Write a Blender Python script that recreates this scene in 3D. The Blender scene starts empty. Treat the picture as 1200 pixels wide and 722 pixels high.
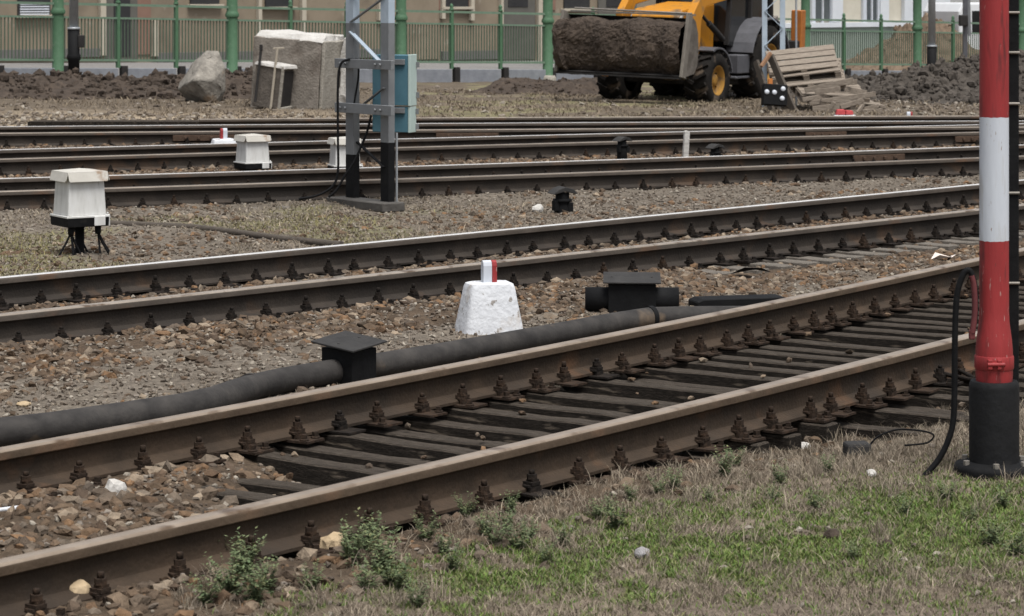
import bpy, bmesh, math, random
import numpy as np
from mathutils import Vector, Matrix, noise as mnoise
R = math.radians
random.seed(7)
rng = np.random.default_rng(11)
scene = bpy.context.scene
COL = scene.collection

# ------------------------------------------------------------------ camera frame (survey of the site)
F, YH, H = 3000.0, -10.0, 1.75          # focal length (px of the 1200 px photo), horizon row, eye height over rail top
def gp(x, y, z=-0.2):
    d = F * (H - z) / (y - YH)
    return Vector(((x - 600) / F * d, d, z))
def at(x, y, d):
    return Vector(((x - 600) / F * d, d, H - (y - YH) / F * d))
def px_of(X, Y, Z):
    return 600 + F * X / Y, YH + F * (H - Z) / Y

# ------------------------------------------------------------------ mesh helper
class MB:
    def __init__(s):
        s.v = []; s.f = []; s.m = []; s.sm = []; s.mi = 0; s.smooth = False
    def add(s, vs, fs):
        o = len(s.v)
        s.v += [tuple(v) for v in vs]
        for f in fs:
            s.f.append(tuple(i + o for i in f)); s.m.append(s.mi); s.sm.append(s.smooth)
    def hexa(s, p):                       # 8 points: bottom ccw, top ccw
        s.add(p, [(3, 2, 1, 0), (4, 5, 6, 7), (0, 1, 5, 4), (1, 2, 6, 5), (2, 3, 7, 6), (3, 0, 4, 7)])
    def box(s, c, size, rz=0, M=None, taper=(1, 1)):
        x, y, z = (k / 2 for k in size)
        p = [Vector((-x, -y, -z)), Vector((x, -y, -z)), Vector((x, y, -z)), Vector((-x, y, -z)),
             Vector((-x * taper[0], -y * taper[1], z)), Vector((x * taper[0], -y * taper[1], z)),
             Vector((x * taper[0], y * taper[1], z)), Vector((-x * taper[0], y * taper[1], z))]
        m = M if M is not None else Matrix.Rotation(rz, 3, 'Z')
        s.hexa([m @ q + Vector(c) for q in p])
    def beam(s, a, b, w, h, up=(0, 0, 1)):
        a, b = Vector(a), Vector(b); t = (b - a).normalized(); u = Vector(up)
        if abs(t.dot(u)) > .98: u = Vector((0, 1, 0))
        n = t.cross(u).normalized(); u = n.cross(t)
        q = [n * w / 2 * i + u * h / 2 * j for i, j in ((-1, -1), (1, -1), (1, 1), (-1, 1))]
        s.hexa([a + k for k in q] + [b + k for k in q])
    def tube(s, pts, r, n=8, cap=True):
        pts = [Vector(p) for p in pts]; rs = r if isinstance(r, (list, tuple)) else [r] * len(pts)
        vs = []; fs = []; u = None
        for i, p in enumerate(pts):
            t = (pts[min(i + 1, len(pts) - 1)] - pts[max(i - 1, 0)]).normalized()
            if u is None:
                u = Vector((0, 0, 1)) if abs(t.z) < .9 else Vector((1, 0, 0))
            u = (u - t * u.dot(t)).normalized(); w = t.cross(u)
            for k in range(n):
                a = 2 * math.pi * k / n
                vs.append(p + (u * math.cos(a) + w * math.sin(a)) * rs[i])
        for i in range(len(pts) - 1):
            for k in range(n):
                k2 = (k + 1) % n
                fs.append((i * n + k, i * n + k2, (i + 1) * n + k2, (i + 1) * n + k))
        o = s.smooth; s.smooth = True; s.add(vs, fs); s.smooth = o
        if cap:
            s.add(vs[:n], [tuple(range(n - 1, -1, -1))]); s.add(vs[-n:], [tuple(range(n))])
    def lathe(s, prof, c=(0, 0, 0), n=20, smooth=True, caps=(1, 1)):
        c = Vector(c); vs = []; fs = []
        for r, z in prof:
            for k in range(n):
                a = 2 * math.pi * k / n
                vs.append(c + Vector((r * math.cos(a), r * math.sin(a), z)))
        for i in range(len(prof) - 1):
            for k in range(n):
                k2 = (k + 1) % n
                fs.append((i * n + k, i * n + k2, (i + 1) * n + k2, (i + 1) * n + k))
        if caps[0]: fs.append(tuple(range(n - 1, -1, -1)))
        if caps[1]: fs.append(tuple(range((len(prof) - 1) * n, len(prof) * n)))
        o = s.smooth; s.smooth = smooth; s.add(vs, fs); s.smooth = o
    def prism(s, poly, a, b, ax):         # poly of 2-tuples extruded from a to b along axis ax ('x','y','z')
        def P(u, v, w):
            return {'x': (w, u, v), 'y': (u, w, v), 'z': (u, v, w)}[ax]
        n = len(poly)
        s.add([P(u, v, a) for u, v in poly] + [P(u, v, b) for u, v in poly],
              [tuple(range(n)), tuple(range(2 * n - 1, n - 1, -1))] +
              [(i, i + n, (i + 1) % n + n, (i + 1) % n) for i in range(n)])
    def xf(s, M):
        s.v = [tuple(M @ Vector(v)) for v in s.v]; return s
    def mesh(s, name, mats, bevel=0, seg=1, rough=0, rs=6.0, sub=0):
        me = bpy.data.meshes.new(name)
        me.from_pydata(s.v, [], s.f)
        for m in (mats if isinstance(mats, (list, tuple)) else [mats]): me.materials.append(m)
        me.polygons.foreach_set('material_index', s.m)
        me.polygons.foreach_set('use_smooth', s.sm)
        bm = bmesh.new(); bm.from_mesh(me)
        bmesh.ops.recalc_face_normals(bm, faces=bm.faces)
        if bevel:
            ed = [e for e in bm.edges if len(e.link_faces) == 2 and e.calc_face_angle(0) > .6]
            bmesh.ops.bevel(bm, geom=ed, offset=bevel, segments=seg, affect='EDGES', profile=.5, clamp_overlap=True)
        if sub:
            bmesh.ops.subdivide_edges(bm, edges=bm.edges[:], cuts=sub, use_grid_fill=True)
        if rough:
            for v in bm.verts:
                v.co += mnoise.noise_vector(v.co * rs) * rough
        bm.to_mesh(me); bm.free(); me.update()
        return me
    def build(s, name, mats, parent=None, loc=None, **k):
        return link(name, s.mesh(name, mats, **k), parent, loc)

def link(name, data, parent=None, loc=None, rz=0):
    o = bpy.data.objects.new(name, data); COL.objects.link(o)
    if parent: o.parent = parent
    if loc is not None: o.location = loc
    if rz: o.rotation_euler.z = rz
    return o
def tag(o, label, cat, group=None, kind=None):
    if label: o['label'] = label
    if cat: o['category'] = cat
    if group: o['group'] = group
    if kind: o['kind'] = kind
    return o
def thing(name, label, cat, loc=(0, 0, 0), rz=0, group=None):
    return tag(link(name, None, None, loc, rz), label, cat, group)
def copy_tree(o, parent=None):
    c = o.copy(); COL.objects.link(c)
    if parent: c.parent = parent
    for ch in list(o.children): copy_tree(ch, c)
    return c

# ------------------------------------------------------------------ materials
def mat(name, cols, scale=8, rough=.8, bump=.3, metal=0, detail=6, spread=.5, bscale=None, spots=None, spec=.3, island=False, stretch=None):
    """noise mix of 2..n base colours, optional spots (colour, scale, threshold), bump"""
    m = bpy.data.materials.new(name); m.use_nodes = True
    nt = m.node_tree; N = nt.nodes; L = nt.links
    b = N['Principled BSDF']; b.inputs['Roughness'].default_value = rough
    b.inputs['Metallic'].default_value = metal; b.inputs['Specular IOR Level'].default_value = spec
    tc = N.new('ShaderNodeTexCoord'); src = tc.outputs['Object']
    if stretch:
        mp = N.new('ShaderNodeMapping'); mp.inputs['Scale'].default_value = stretch
        L.new(src, mp.inputs['Vector']); src = mp.outputs['Vector']
    nz = N.new('ShaderNodeTexNoise'); nz.inputs['Scale'].default_value = scale; nz.inputs['Detail'].default_value = detail
    nz.inputs['Roughness'].default_value = .65
    L.new(src, nz.inputs['Vector'])
    rp = N.new('ShaderNodeValToRGB')
    e = rp.color_ramp.elements
    n = len(cols)
    lo, hi = .5 - spread / 2, .5 + spread / 2
    if island: lo, hi = 0, 1
    e[0].position = lo; e[0].color = (*cols[0], 1); e[1].position = hi; e[1].color = (*cols[-1], 1)
    for i in range(1, n - 1):
        q = e.new(lo + (hi - lo) * i / (n - 1)); q.color = (*cols[i], 1)
    if island:
        g = N.new('ShaderNodeNewGeometry'); L.new(g.outputs['Random Per Island'], rp.inputs['Fac'])
        mx = N.new('ShaderNodeMix'); mx.data_type = 'RGBA'; mx.blend_type = 'MULTIPLY'; mx.inputs[0].default_value = 1
        r2 = N.new('ShaderNodeMapRange'); r2.inputs['From Min'].default_value = .25; r2.inputs['From Max'].default_value = .75
        r2.inputs['To Min'].default_value = .55; r2.inputs['To Max'].default_value = 1.35
        L.new(nz.outputs['Fac'], r2.inputs['Value']); L.new(rp.outputs['Color'], mx.inputs[6]); L.new(r2.outputs['Result'], mx.inputs[7])
        out = mx.outputs[2]
    else:
        L.new(nz.outputs['Fac'], rp.inputs['Fac']); out = rp.outputs['Color']
    for sp in (spots or []):
        c, sc, th, wd = sp[:4]
        n2 = N.new('ShaderNodeTexNoise'); n2.inputs['Scale'].default_value = sc; n2.inputs['Detail'].default_value = 5
        L.new(src if len(sp) < 5 else tc.outputs['Object'], n2.inputs['Vector'])
        mr = N.new('ShaderNodeMapRange'); mr.inputs['From Min'].default_value = th; mr.inputs['From Max'].default_value = th + wd
        L.new(n2.outputs['Fac'], mr.inputs['Value'])
        mx = N.new('ShaderNodeMix'); mx.data_type = 'RGBA'
        L.new(mr.outputs['Result'], mx.inputs[0]); L.new(out, mx.inputs[6]); mx.inputs[7].default_value = (*c, 1)
        out = mx.outputs[2]
    L.new(out, b.inputs['Base Color'])
    if bump:
        bp = N.new('ShaderNodeBump'); bp.inputs['Strength'].default_value = bump; bp.inputs['Distance'].default_value = .02
        n3 = N.new('ShaderNodeTexNoise'); n3.inputs['Scale'].default_value = bscale or scale * 3; n3.inputs['Detail'].default_value = 5
        L.new(src, n3.inputs['Vector']); L.new(n3.outputs['Fac'], bp.inputs['Height']); L.new(bp.outputs['Normal'], b.inputs['Normal'])
    return m

M = {}
M['rail_rust'] = mat('rail_rust', [(.016, .0125, .010), (.029, .0225, .0175), (.045, .034, .026)], 5, .85, .25, bscale=60, spots=[((.020, .016, .013), 1.3, .5, .2), ((.062, .037, .022), 3.1, .58, .16)])
M['rail_rust_warm'] = mat('rail_rust_warm', [(.022, .0145, .009), (.040, .0265, .0165), (.062, .040, .025)], 5, .85, .25, bscale=60, spots=[((.024, .018, .0135), 1.4, .52, .2), ((.09, .047, .024), 3.3, .58, .14)])
M['headside'] = mat('rail_head_side', [(.05, .040, .032), (.09, .073, .059)], 5, .7, .15, bscale=50, spots=[((.10, .06, .038), 3, .57, .14)])
M['headwarm'] = mat('rail_head_side_warm', [(.052, .035, .022), (.092, .064, .042)], 5, .65, .15, bscale=50, spots=[((.125, .075, .045), 3, .57, .14)])
M['top_dull'] = mat('rail_top_dull', [(.23, .19, .15), (.36, .31, .26)], 4, .36, .08, .35, spots=[((.12, .085, .06), 7, .56, .1)])
M['top_dim'] = mat('rail_top_dim', [(.12, .098, .078), (.21, .178, .146)], 4, .45, .08, .3)
M['top_shiny'] = mat('rail_top_shiny', [(.44, .43, .42), (.58, .57, .56)], 4, .4, .05, .15)
M['fast'] = mat('fastening_iron', [(.006, .005, .0045), (.016, .013, .011), (.036, .026, .02)], 30, .9, .3, spec=.12)
M['fastwarm'] = mat('fastening_rusty', [(.012, .009, .007), (.032, .022, .016), (.07, .043, .028)], 30, .9, .3, spec=.12)
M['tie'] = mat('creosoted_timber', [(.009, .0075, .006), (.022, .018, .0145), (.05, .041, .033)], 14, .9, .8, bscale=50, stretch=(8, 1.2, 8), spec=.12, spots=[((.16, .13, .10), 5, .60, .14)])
M['tie_top'] = mat('weathered_lit_tie_top', [(.022, .018, .0145), (.066, .054, .043), (.13, .108, .086)], 14, .9, .8, bscale=50, stretch=(8, 1.2, 8), spec=.12, spots=[((.035, .028, .022), 2.5, .5, .2)])  # weathering plus light from above painted in: paler than the sleeper sides
M['tie_grey'] = mat('weathered_timber', [(.07, .06, .05), (.13, .114, .096), (.22, .195, .165)], 14, .9, .5, stretch=(8, 1.2, 8))
M['stone'] = mat('ballast_stone', [(.050, .037, .026), (.115, .080, .053), (.074, .054, .039), (.15, .12, .092), (.095, .065, .043), (.18, .108, .060), (.064, .047, .035), (.13, .090, .060), (.25, .198, .145), (.080, .063, .049), (.11, .074, .049)], 25, .95, .4, bscale=90, island=True, spec=.15)
M['gravel'] = mat('yard_gravel', [(.08, .064, .050), (.16, .132, .105), (.105, .083, .063), (.22, .19, .16), (.125, .10, .078), (.32, .285, .235), (.085, .067, .052)], 30, .95, .4, bscale=90, island=True, spec=.15)
M['soil'] = mat('dark_soil', [(.022, .016, .012), (.05, .037, .028), (.085, .063, .047)], 5, .95, .8, bscale=25)
M['soil_grey'] = mat('grey_soil', [(.028, .0235, .019), (.055, .046, .038), (.095, .081, .068)], 5, .95, .8, bscale=25)
M['soil_tan'] = mat('dry_soil', [(.07, .05, .034), (.14, .10, .068), (.19, .14, .10)], 3, .95, .8, bscale=18)
M['dry'] = mat('dry_grass', [(.15, .122, .092), (.275, .228, .172), (.19, .152, .118), (.36, .30, .22), (.115, .10, .07), (.23, .188, .148)], 20, .9, 0, island=True)
M['green'] = mat('green_grass', [(.065, .105, .024), (.105, .18, .032), (.15, .195, .046), (.08, .125, .032), (.20, .19, .08), (.09, .175, .028), (.165, .155, .07), (.12, .19, .034)], 20, .75, 0, island=True)
M['weed'] = mat('weed_leaf', [(.075, .10, .05), (.11, .145, .065), (.16, .185, .095), (.085, .12, .06), (.19, .19, .09), (.10, .14, .07)], 20, .8, 0, island=True, spec=.15)
M['pipe'] = mat('black_pipe', [(.018, .0165, .016), (.036, .033, .031), (.06, .054, .049)], 7, .75, .15, spec=.2, bscale=50, spots=[((.13, .095, .065), 3.2, .62, .1)])
M['black'] = mat('black_iron', [(.004, .004, .0045), (.009, .009, .0095)], 12, .75, .15, spec=.15, spots=[((.025, .022, .02), 8, .66, .1)])
M['lid'] = mat('grey_black_lid', [(.022, .021, .021), (.045, .043, .041)], 9, .8, .2, spec=.2)
M['whitewash'] = mat('whitewash', [(.50, .51, .53), (.60, .61, .63)], 10, .9, .35, bscale=35, spots=[((.25, .23, .21), 22, .63, .05), ((.36, .31, .26), 6, .57, .14)])
M['red'] = mat('red_paint', [(.22, .024, .025), (.30, .032, .033)], 5, .55, .12, stretch=(4, 4, .6), spots=[((.12, .022, .022), 7, .56, .14), ((.34, .19, .17), 26, .67, .03), ((.07, .04, .03), 40, .70, .03)])
M['redsleeve'] = mat('faded_red_sleeve', [(.085, .022, .024), (.14, .035, .036)], 9, .7, .1)
M['white_paint'] = mat('white_paint', [(.46, .485, .53), (.55, .575, .615)], 3, .55, .1, stretch=(4, 4, .6), spots=[((.36, .35, .34), 6, .55, .2), ((.22, .15, .11), 30, .68, .03)])
M['boxwhite'] = mat('aged_white_enamel', [(.42, .415, .395), (.54, .535, .515), (.62, .62, .61)], 5, .55, .08, stretch=(3, 3, .7), spots=[((.20, .19, .165), 7, .66, .07)])
M['boxlid'] = mat('aged_cream_enamel', [(.38, .36, .315), (.50, .475, .43)], 6, .55, .08, spots=[((.27, .19, .13), 9, .6, .1)])
M['mastgrey'] = mat('mast_grey_paint', [(.13, .135, .14), (.18, .185, .19)], 6, .6, .08)
M['mastblue'] = mat('mast_pale_paint', [(.30, .36, .42), (.40, .46, .52)], 6, .55, .06)
M['basegrey'] = mat('grimy_base', [(.05, .046, .042), (.09, .083, .075)], 9, .9, .4)
M['cabblue'] = mat('cabinet_blue', [(.055, .135, .175), (.085, .18, .225)], 4, .5, .05)
M['cabgreen'] = mat('cabinet_pale_green', [(.36, .45, .42), (.45, .54, .50)], 4, .5, .05, spots=[((.25, .27, .25), 12, .66, .08)])
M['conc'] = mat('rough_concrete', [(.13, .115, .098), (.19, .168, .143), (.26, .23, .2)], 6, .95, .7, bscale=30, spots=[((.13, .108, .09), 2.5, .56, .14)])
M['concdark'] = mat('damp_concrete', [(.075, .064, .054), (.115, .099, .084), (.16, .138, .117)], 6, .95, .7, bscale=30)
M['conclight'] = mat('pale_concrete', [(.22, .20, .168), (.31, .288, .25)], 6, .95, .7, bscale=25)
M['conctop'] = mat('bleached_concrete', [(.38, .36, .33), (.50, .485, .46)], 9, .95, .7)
M['boulder'] = mat('boulder_stone', [(.11, .10, .085), (.20, .183, .158), (.31, .285, .245)], 7, .95, 1.0, bscale=22, spots=[((.30, .20, .115), 2.0, .57, .12)])
M['plinth'] = mat('plinth_concrete', [(.155, .165, .185), (.23, .24, .26)], 6, .9, .3)
M['fence'] = mat('fence_green_paint', [(.052, .115, .062), (.078, .155, .088)], 6, .6, .1, spots=[((.11, .16, .11), 10, .6, .1)])
M['fencelight'] = mat('fence_faded_green', [(.10, .165, .115), (.16, .22, .16)], 9, .55, .1)
M['fencebar'] = mat('fence_bar_grime', [(.060, .092, .062), (.092, .125, .086)], 9, .7, .1)
M['yellow'] = mat('machine_yellow', [(.42, .17, .012), (.52, .22, .016)], 4, .55, .05, spots=[((.16, .10, .05), 4, .54, .16)])
M['rim'] = mat('muddy_rim', [(.24, .13, .03), (.40, .20, .03)], 5, .7, .1, spots=[((.13, .09, .055), 4, .55, .14)])
M['tyre'] = mat('tyre_rubber', [(.010, .0095, .009), (.024, .021, .019)], 8, .95, .4, spec=.1, spots=[((.13, .10, .075), 4, .55, .14)])
M['darkglass'] = mat('dark_glass', [(.008, .009, .010), (.014, .015, .016)], 2, .12, 0, spec=.5)
M['chassis'] = mat('chassis_black', [(.012, .011, .011), (.03, .027, .025)], 6, .8, .3)
M['steel'] = mat('worn_steel', [(.16, .145, .125), (.28, .255, .225)], 6, .6, .2, .3)
M['muddysteel'] = mat('muddy_steel', [(.06, .05, .041), (.11, .095, .08), (.17, .15, .13)], 6, .85, .3)
M['fender'] = mat('fender_grey', [(.06, .06, .065), (.10, .10, .11)], 6, .5, .1)
M['lamp_grey'] = mat('galvanised', [(.27, .285, .30), (.36, .375, .39)], 5, .5, .05, .3)
M['wood'] = mat('pallet_wood', [(.115, .09, .07), (.205, .17, .135), (.30, .255, .21)], 8, .9, .3, stretch=(1, 6, 6))
M['wooddark'] = mat('old_plank', [(.045, .037, .03), (.10, .083, .067)], 8, .9, .3, stretch=(1, 6, 6))
M['tan_wall'] = mat('tan_plaster', [(.185, .15, .108), (.24, .197, .145)], 1.2, .95, .2, spots=[((.135, .108, .08), .8, .52, .2), ((.27, .235, .185), 2.3, .62, .1)])
M['red_wall'] = mat('reddish_plaster', [(.17, .10, .076), (.22, .135, .10)], 1.5, .95, .2)
M['grey_wall'] = mat('grey_door_paint', [(.085, .08, .07), (.115, .108, .094)], 2, .9, .1)
M['pale_trim'] = mat('pale_trim', [(.34, .30, .235), (.44, .395, .32)], 3, .8, .1)
M['dark_open'] = mat('dark_opening', [(.02, .02, .022), (.035, .034, .034)], 3, .4, 0)
M['base_band'] = mat('wall_base_band', [(.10, .095, .09), (.14, .13, .125)], 3, .9, .2)
M['white_wall'] = mat('white_plaster', [(.50, .52, .55), (.58, .60, .62)], 2, .9, .2)
M['cream_wall'] = mat('cream_plaster', [(.44, .41, .335), (.52, .485, .405)], 2, .9, .2)
M['green_wall'] = mat('greenish_plaster', [(.20, .235, .205), (.26, .295, .26)], 2, .9, .2)
M['glass'] = mat('window_glass', [(.05, .06, .065), (.09, .10, .105)], 1.5, .15, 0, spec=.5)
M['vanwhite'] = mat('van_white', [(.6, .61, .62), (.66, .67, .68)], 2, .35, 0)
M['orange'] = mat('orange_plastic', [(.30, .10, .025), (.42, .15, .03)], 5, .5, .05)
M['litter'] = mat('pale_litter', [(.6, .5, .44), (.72, .66, .6)], 9, .8, .2)
M['plainred'] = mat('chalky_red', [(.34, .04, .045), (.44, .07, .07)], 9, .8, .2)

# ------------------------------------------------------------------ track lines (least-squares curves through the surveyed rails)
G = 1.505
SURV = {
 'A': ([(0,657),(240,605),(300,590),(450,553),(600,523),(700,499),(785,479),(900,451),(1000,426),(1050,412),(1100,399),(1135,391),(1195,375)],
       [(0,525),(150,499),(250,480),(300,471),(450,442.5),(600,414.5),(750,382.5),(900,356.5),(1025,330),(1146,302.5)]),
 'B': ([(0,367),(150,352),(300,337),(450,320),(600,304),(775,285),(900,271),(1025,257),(1146,244),(1195,239.5)],
       [(0,324),(150,310.5),(300,296),(450,282.5),(600,268.5),(750,254),(900,240),(1025,226),(1146,217),(1195,211)]),
 'C': ([(0,224),(150,219),(300,213),(450,209.5),(600,204.5),(750,199.5),(900,193.5),(1025,187.5),(1146,184)],
       [(0,209),(150,205),(300,200.5),(450,196),(600,191),(750,186),(900,182),(1146,172)]),
 'D': ([(0,186),(150,182.5),(270,178),(450,172.5),(600,169),(750,164.5),(900,161),(1146,154.5)],
       [(0,175),(150,171),(272,167.5),(600,159),(750,156),(900,151),(1146,146)]),
 'E': ([(0,155),(150,155),(300,153.5),(600,151),(750,149)], [(0,148),(300,146),(600,144.5),(900,142),(1146,142)]),
}
CURVE = {}
for k, (nr, fr) in SURV.items():
    XX, YY, SS = [], [], []
    for pts, s in ((nr, 1), (fr, -1)):
        for x, y in pts:
            p = gp(x, y, 0); XX.append(p.x); YY.append(p.y); SS.append(s)
    XX, YY, SS = map(np.array, (XX, YY, SS)); cx, cy = XX.copy(), YY.copy()
    for _ in range(30):
        c = np.polyfit(cx, cy, 2); sl = np.polyval(np.polyder(c), cx); nn = np.sqrt(1 + sl**2)
        cx = XX - sl / nn * SS * G / 2; cy = YY + SS * G / 2 / nn
    CURVE[k] = np.polyfit(cx, cy, 2)
CURVE['F'] = CURVE['E'] + np.array([0, -.018, 1.55])
def off(k, X, Y):                         # signed distance to a track's centre line, + is the far side
    c = CURVE[k]; Xc = np.clip(X, -9, 9)
    y0 = np.polyval(c, Xc) + np.polyval(np.polyder(c), Xc) * (X - Xc)
    return (Y - y0) / np.sqrt(1 + np.polyval(np.polyder(c), Xc)**2)
def track_pt(k, X, o=0, z=0):
    c = CURVE[k]; s = np.polyval(np.polyder(c), X); n = math.sqrt(1 + s * s)
    return Vector((X - s / n * o, np.polyval(c, X) + o / n, z)), math.atan2(s, 1)

# ------------------------------------------------------------------ terrain
FL, FR = np.array([-10.0, 50.0]), np.array([10.5, 67.0])      # fence line at photo x = 0 and x = 1070
FD = (FR - FL); FLEN = np.linalg.norm(FD); FDU = FD / FLEN; FNU = np.array([-FDU[1], FDU[0]])
def fence_coords(X, Y):
    dx, dy = X - FL[0], Y - FL[1]
    return (dx * FDU[0] + dy * FDU[1]) / FLEN, dx * FNU[0] + dy * FNU[1]
def fence_base(t): return -.033 + np.clip(t, -.5, 1.6) * (-.583)
def smooth(a, b, x):
    t = np.clip((x - a) / (b - a), 0, 1); return t * t * (3 - 2 * t)
def vnoise(X, Y, sc, seed=0):
    x, y = X * sc + 1000.37, Y * sc + 1000.71
    i, j = np.floor(x).astype(np.int64), np.floor(y).astype(np.int64); fx, fy = x - i, y - j
    def h(a, b):
        n = (a * 374761393 + b * 668265263 + seed * 974711) & 0x7fffffff
        n = ((n ^ (n >> 13)) * 1274126177) & 0x7fffffff
        return ((n ^ (n >> 16)) & 0xffff) / 65535.0
    fx, fy = fx * fx * (3 - 2 * fx), fy * fy * (3 - 2 * fy)
    return (h(i, j) * (1 - fx) + h(i + 1, j) * fx) * (1 - fy) + (h(i, j + 1) * (1 - fx) + h(i + 1, j + 1) * fx) * fy
def fbm(X, Y, sc, o=3, seed=0):
    s = 0; a = 1; t = 0
    for k in range(o): s = s + a * vnoise(X, Y, sc * 2.1**k, seed + k); t += a; a *= .5
    return s / t
def bare_bay(X):                          # near track: ballast missing between sleepers to the right
    return smooth(-1.35, -.7, X)
def zground(X, Y):
    X = np.asarray(X, float); Y = np.asarray(Y, float)
    oA, oE = off('A', X, Y), off('E', X, Y)
    t, n = fence_coords(X, Y)
    z = np.full(X.shape, -.205)
    z = z + .035 * (fbm(X, Y, 1.2, 3, 5) - .5) + .03 * (fbm(X, Y, 9, 2, 9) - .5) + .022 * (fbm(X, Y, 22, 2, 13) - .5) * (oA < -.8)
    ina = smooth(.95, .6, np.abs(oA))
    z = z - ina * (.135 + .20 * (fbm(X, Y, 1.5, 3, 81) - .55)) * bare_bay(X) + ina * (1 - bare_bay(X)) * .035
    # shoulder of the near rail on the right, where sleeper ends stick out
    z = z + smooth(-1.3, -.9, oA) * smooth(-.70, -.8, oA) * (.035 + .02 * (fbm(X, Y, 2.2, 2, 71) - .5)) * smooth(.9, .2, X)
    z = z - smooth(-1.45, -1.1, oA) * smooth(-.72, -.9, oA) * .06 * smooth(.8, 1.4, X)
    for k in 'BCDE':
        o = off(k, X, Y)
        bare = smooth(.9, 1.8, X) * (o < 0) if k == 'B' else 0
        z = z + .03 * smooth(1.7, 1.0, np.abs(o)) * (1 - bare) - .015 * smooth(.85, .6, np.abs(o)) - .012 * bare * smooth(1.6, 1.2, np.abs(o))
    w = smooth(.15, 1.0, np.where(n < 0, oE / np.maximum(oE - n, .01), 1.0)) * (oE > 0)
    zb = fence_base(t)
    z = z * (1 - w) + zb * w + w * .05 * (fbm(X, Y, 2.5, 2, 3) - .5) * (n < 0)
    z = z + np.where(n > 0, smooth(0, 11, n) * (.12 + .22 * np.clip(t, 0, 1.2)), 0)
    return z
def zg(p): return float(zground(np.array([p[0]]), np.array([p[1]]))[0])

# zone weights at ground points
def zones(X, Y):
    o = {k: off(k, X, Y) for k in 'ABCDEF'}; t, n = fence_coords(X, Y)
    px, py = px_of(X, Y, -.2)
    Z = {}
    Z['fore'] = (o['A'] < -.72)
    Z['inA'] = (np.abs(o['A']) < .72)
    Z['AB'] = (o['A'] >= .72) & (o['B'] < -.72)
    Z['inB'] = (np.abs(o['B']) < .72)
    Z['BC'] = (o['B'] >= .72) & (o['C'] < -.72)
    Z['CDE'] = (o['C'] >= -.72) & (o['E'] < .72)
    Z['back'] = (o['E'] >= .72) & (n < 0)
    Z['yard'] = n >= 0
    return Z, o, px, py, t, n

nu, nd = 520, 620
u = np.concatenate([np.linspace(-3.5, -.26, 24)[:-1], np.linspace(-.26, .26, nu), np.linspace(.26, 3.5, 24)[1:]])
dd = np.concatenate([np.linspace(-40, 6.5, 10)[:-1], 6.5 * (80 / 6.5)**np.linspace(0, 1, nd), np.geomspace(82, 900, 30)])
DD, UU = np.meshgrid(dd, u, indexing='ij')
GX = UU * np.maximum(DD, 6.5); GY = DD
GZ = zground(GX, GY)
GZ = np.where((GY < 6.5) | (GY > 100), np.where(GY > 100, -.3, -.2), GZ)
def albedo(X, Y):
    Z, o, px, py, t, n = zones(X, Y)
    n1, n2, n3 = fbm(X, Y, .9, 3, 21), fbm(X, Y, 4, 3, 33), fbm(X, Y, 14, 2, 41)
    def mixc(a, b, w): return np.array(a)[None, :] * (1 - w[:, None]) + np.array(b)[None, :] * w[:, None]
    mud = mixc((.050, .036, .025), (.100, .072, .049), n2)
    gravel = mixc((.085, .070, .055), (.175, .148, .118), n2)
    thatch = mixc((.085, .065, .048), (.20, .162, .122), n2)
    moss = mixc((.055, .072, .024), (.12, .13, .052), n2)
    straw = mixc((.20, .155, .108), (.43, .35, .25), n2)
    c = mud.copy()
    c[Z['AB']] = gravel[Z['AB']]
    m = Z['AB'] & (o['B'] > -1.9 + .8 * n1); c[m] = mud[m]
    c[Z['BC']] = gravel[Z['BC']]
    w = (Z['BC'] * smooth(.45, .62, n1) * smooth(620, 420, px) * smooth(1.2, 2.0, o['B']))[:, None]; c = c * (1 - .7 * w) + mixc((.12, .115, .06), (.20, .18, .105), n2) * .7 * w
    c[Z['fore']] = thatch[Z['fore']]
    near = Z['fore'] * smooth(-1.35 - .5 * n1, -1.0, o['A']); c = c * (1 - near[:, None]) + mud * near[:, None]
    gm = green_mask(X, Y); c = c * (1 - .75 * gm[:, None]) + moss * .75 * gm[:, None]
    dirt = Z['fore'] * smooth(690, 718, py + 30 * (n1 - .5)) * smooth(640, 900, px)
    c = c * (1 - dirt[:, None]) + mixc((.10, .078, .060), (.16, .130, .103), n3) * dirt[:, None]
    c[Z['back']] = mixc((.065, .050, .037), (.155, .125, .092), n2)[Z['back']]
    w = (Z['back'] * smooth(.4, 2.0, o['E']) * smooth(460, 330, px) * smooth(9, 5.0, o['E']))[:, None]; c = c * (1 - w) + straw * w
    w = (Z['back'] * smooth(.45, .6, n1) * smooth(450, 520, px) * smooth(900, 800, px) * .7)[:, None]; c = c * (1 - w) + mixc((.13, .125, .06), (.24, .215, .12), n2) * w
    c[Z['yard']] = mixc((.16, .155, .15), (.22, .21, .20), n1)[Z['yard']]
    return c
def green_mask(X, Y):
    px, py = px_of(X, Y, -.2); n1 = fbm(X, Y, 1.6, 3, 77); n2 = fbm(X, Y, 9, 3, 78)
    mid = 655 - (px - 560) * .075
    band = np.exp(-((py - mid) / 38.0)**2) * smooth(430, 640, px)
    wide = .6 * smooth(590, 640, py + 30 * (n2 - .5)) * smooth(180, 420, px) * (1 - .8 * smooth(690, 715, py) * smooth(700, 900, px)) * smooth(.42, .62, n2)
    return np.clip(wide + band * smooth(.41, .57, n1 * .55 + n2 * .45) * 1.4, 0, 1) * (off('A', X, Y) < -1.15)
ALB = albedo(GX.ravel(), GY.ravel())
nr_, nc_ = GX.shape
idx = np.arange(nr_ * nc_).reshape(nr_, nc_)
quads = np.stack([idx[:-1, :-1], idx[:-1, 1:], idx[1:, 1:], idx[1:, :-1]], -1).reshape(-1, 4)
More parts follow.
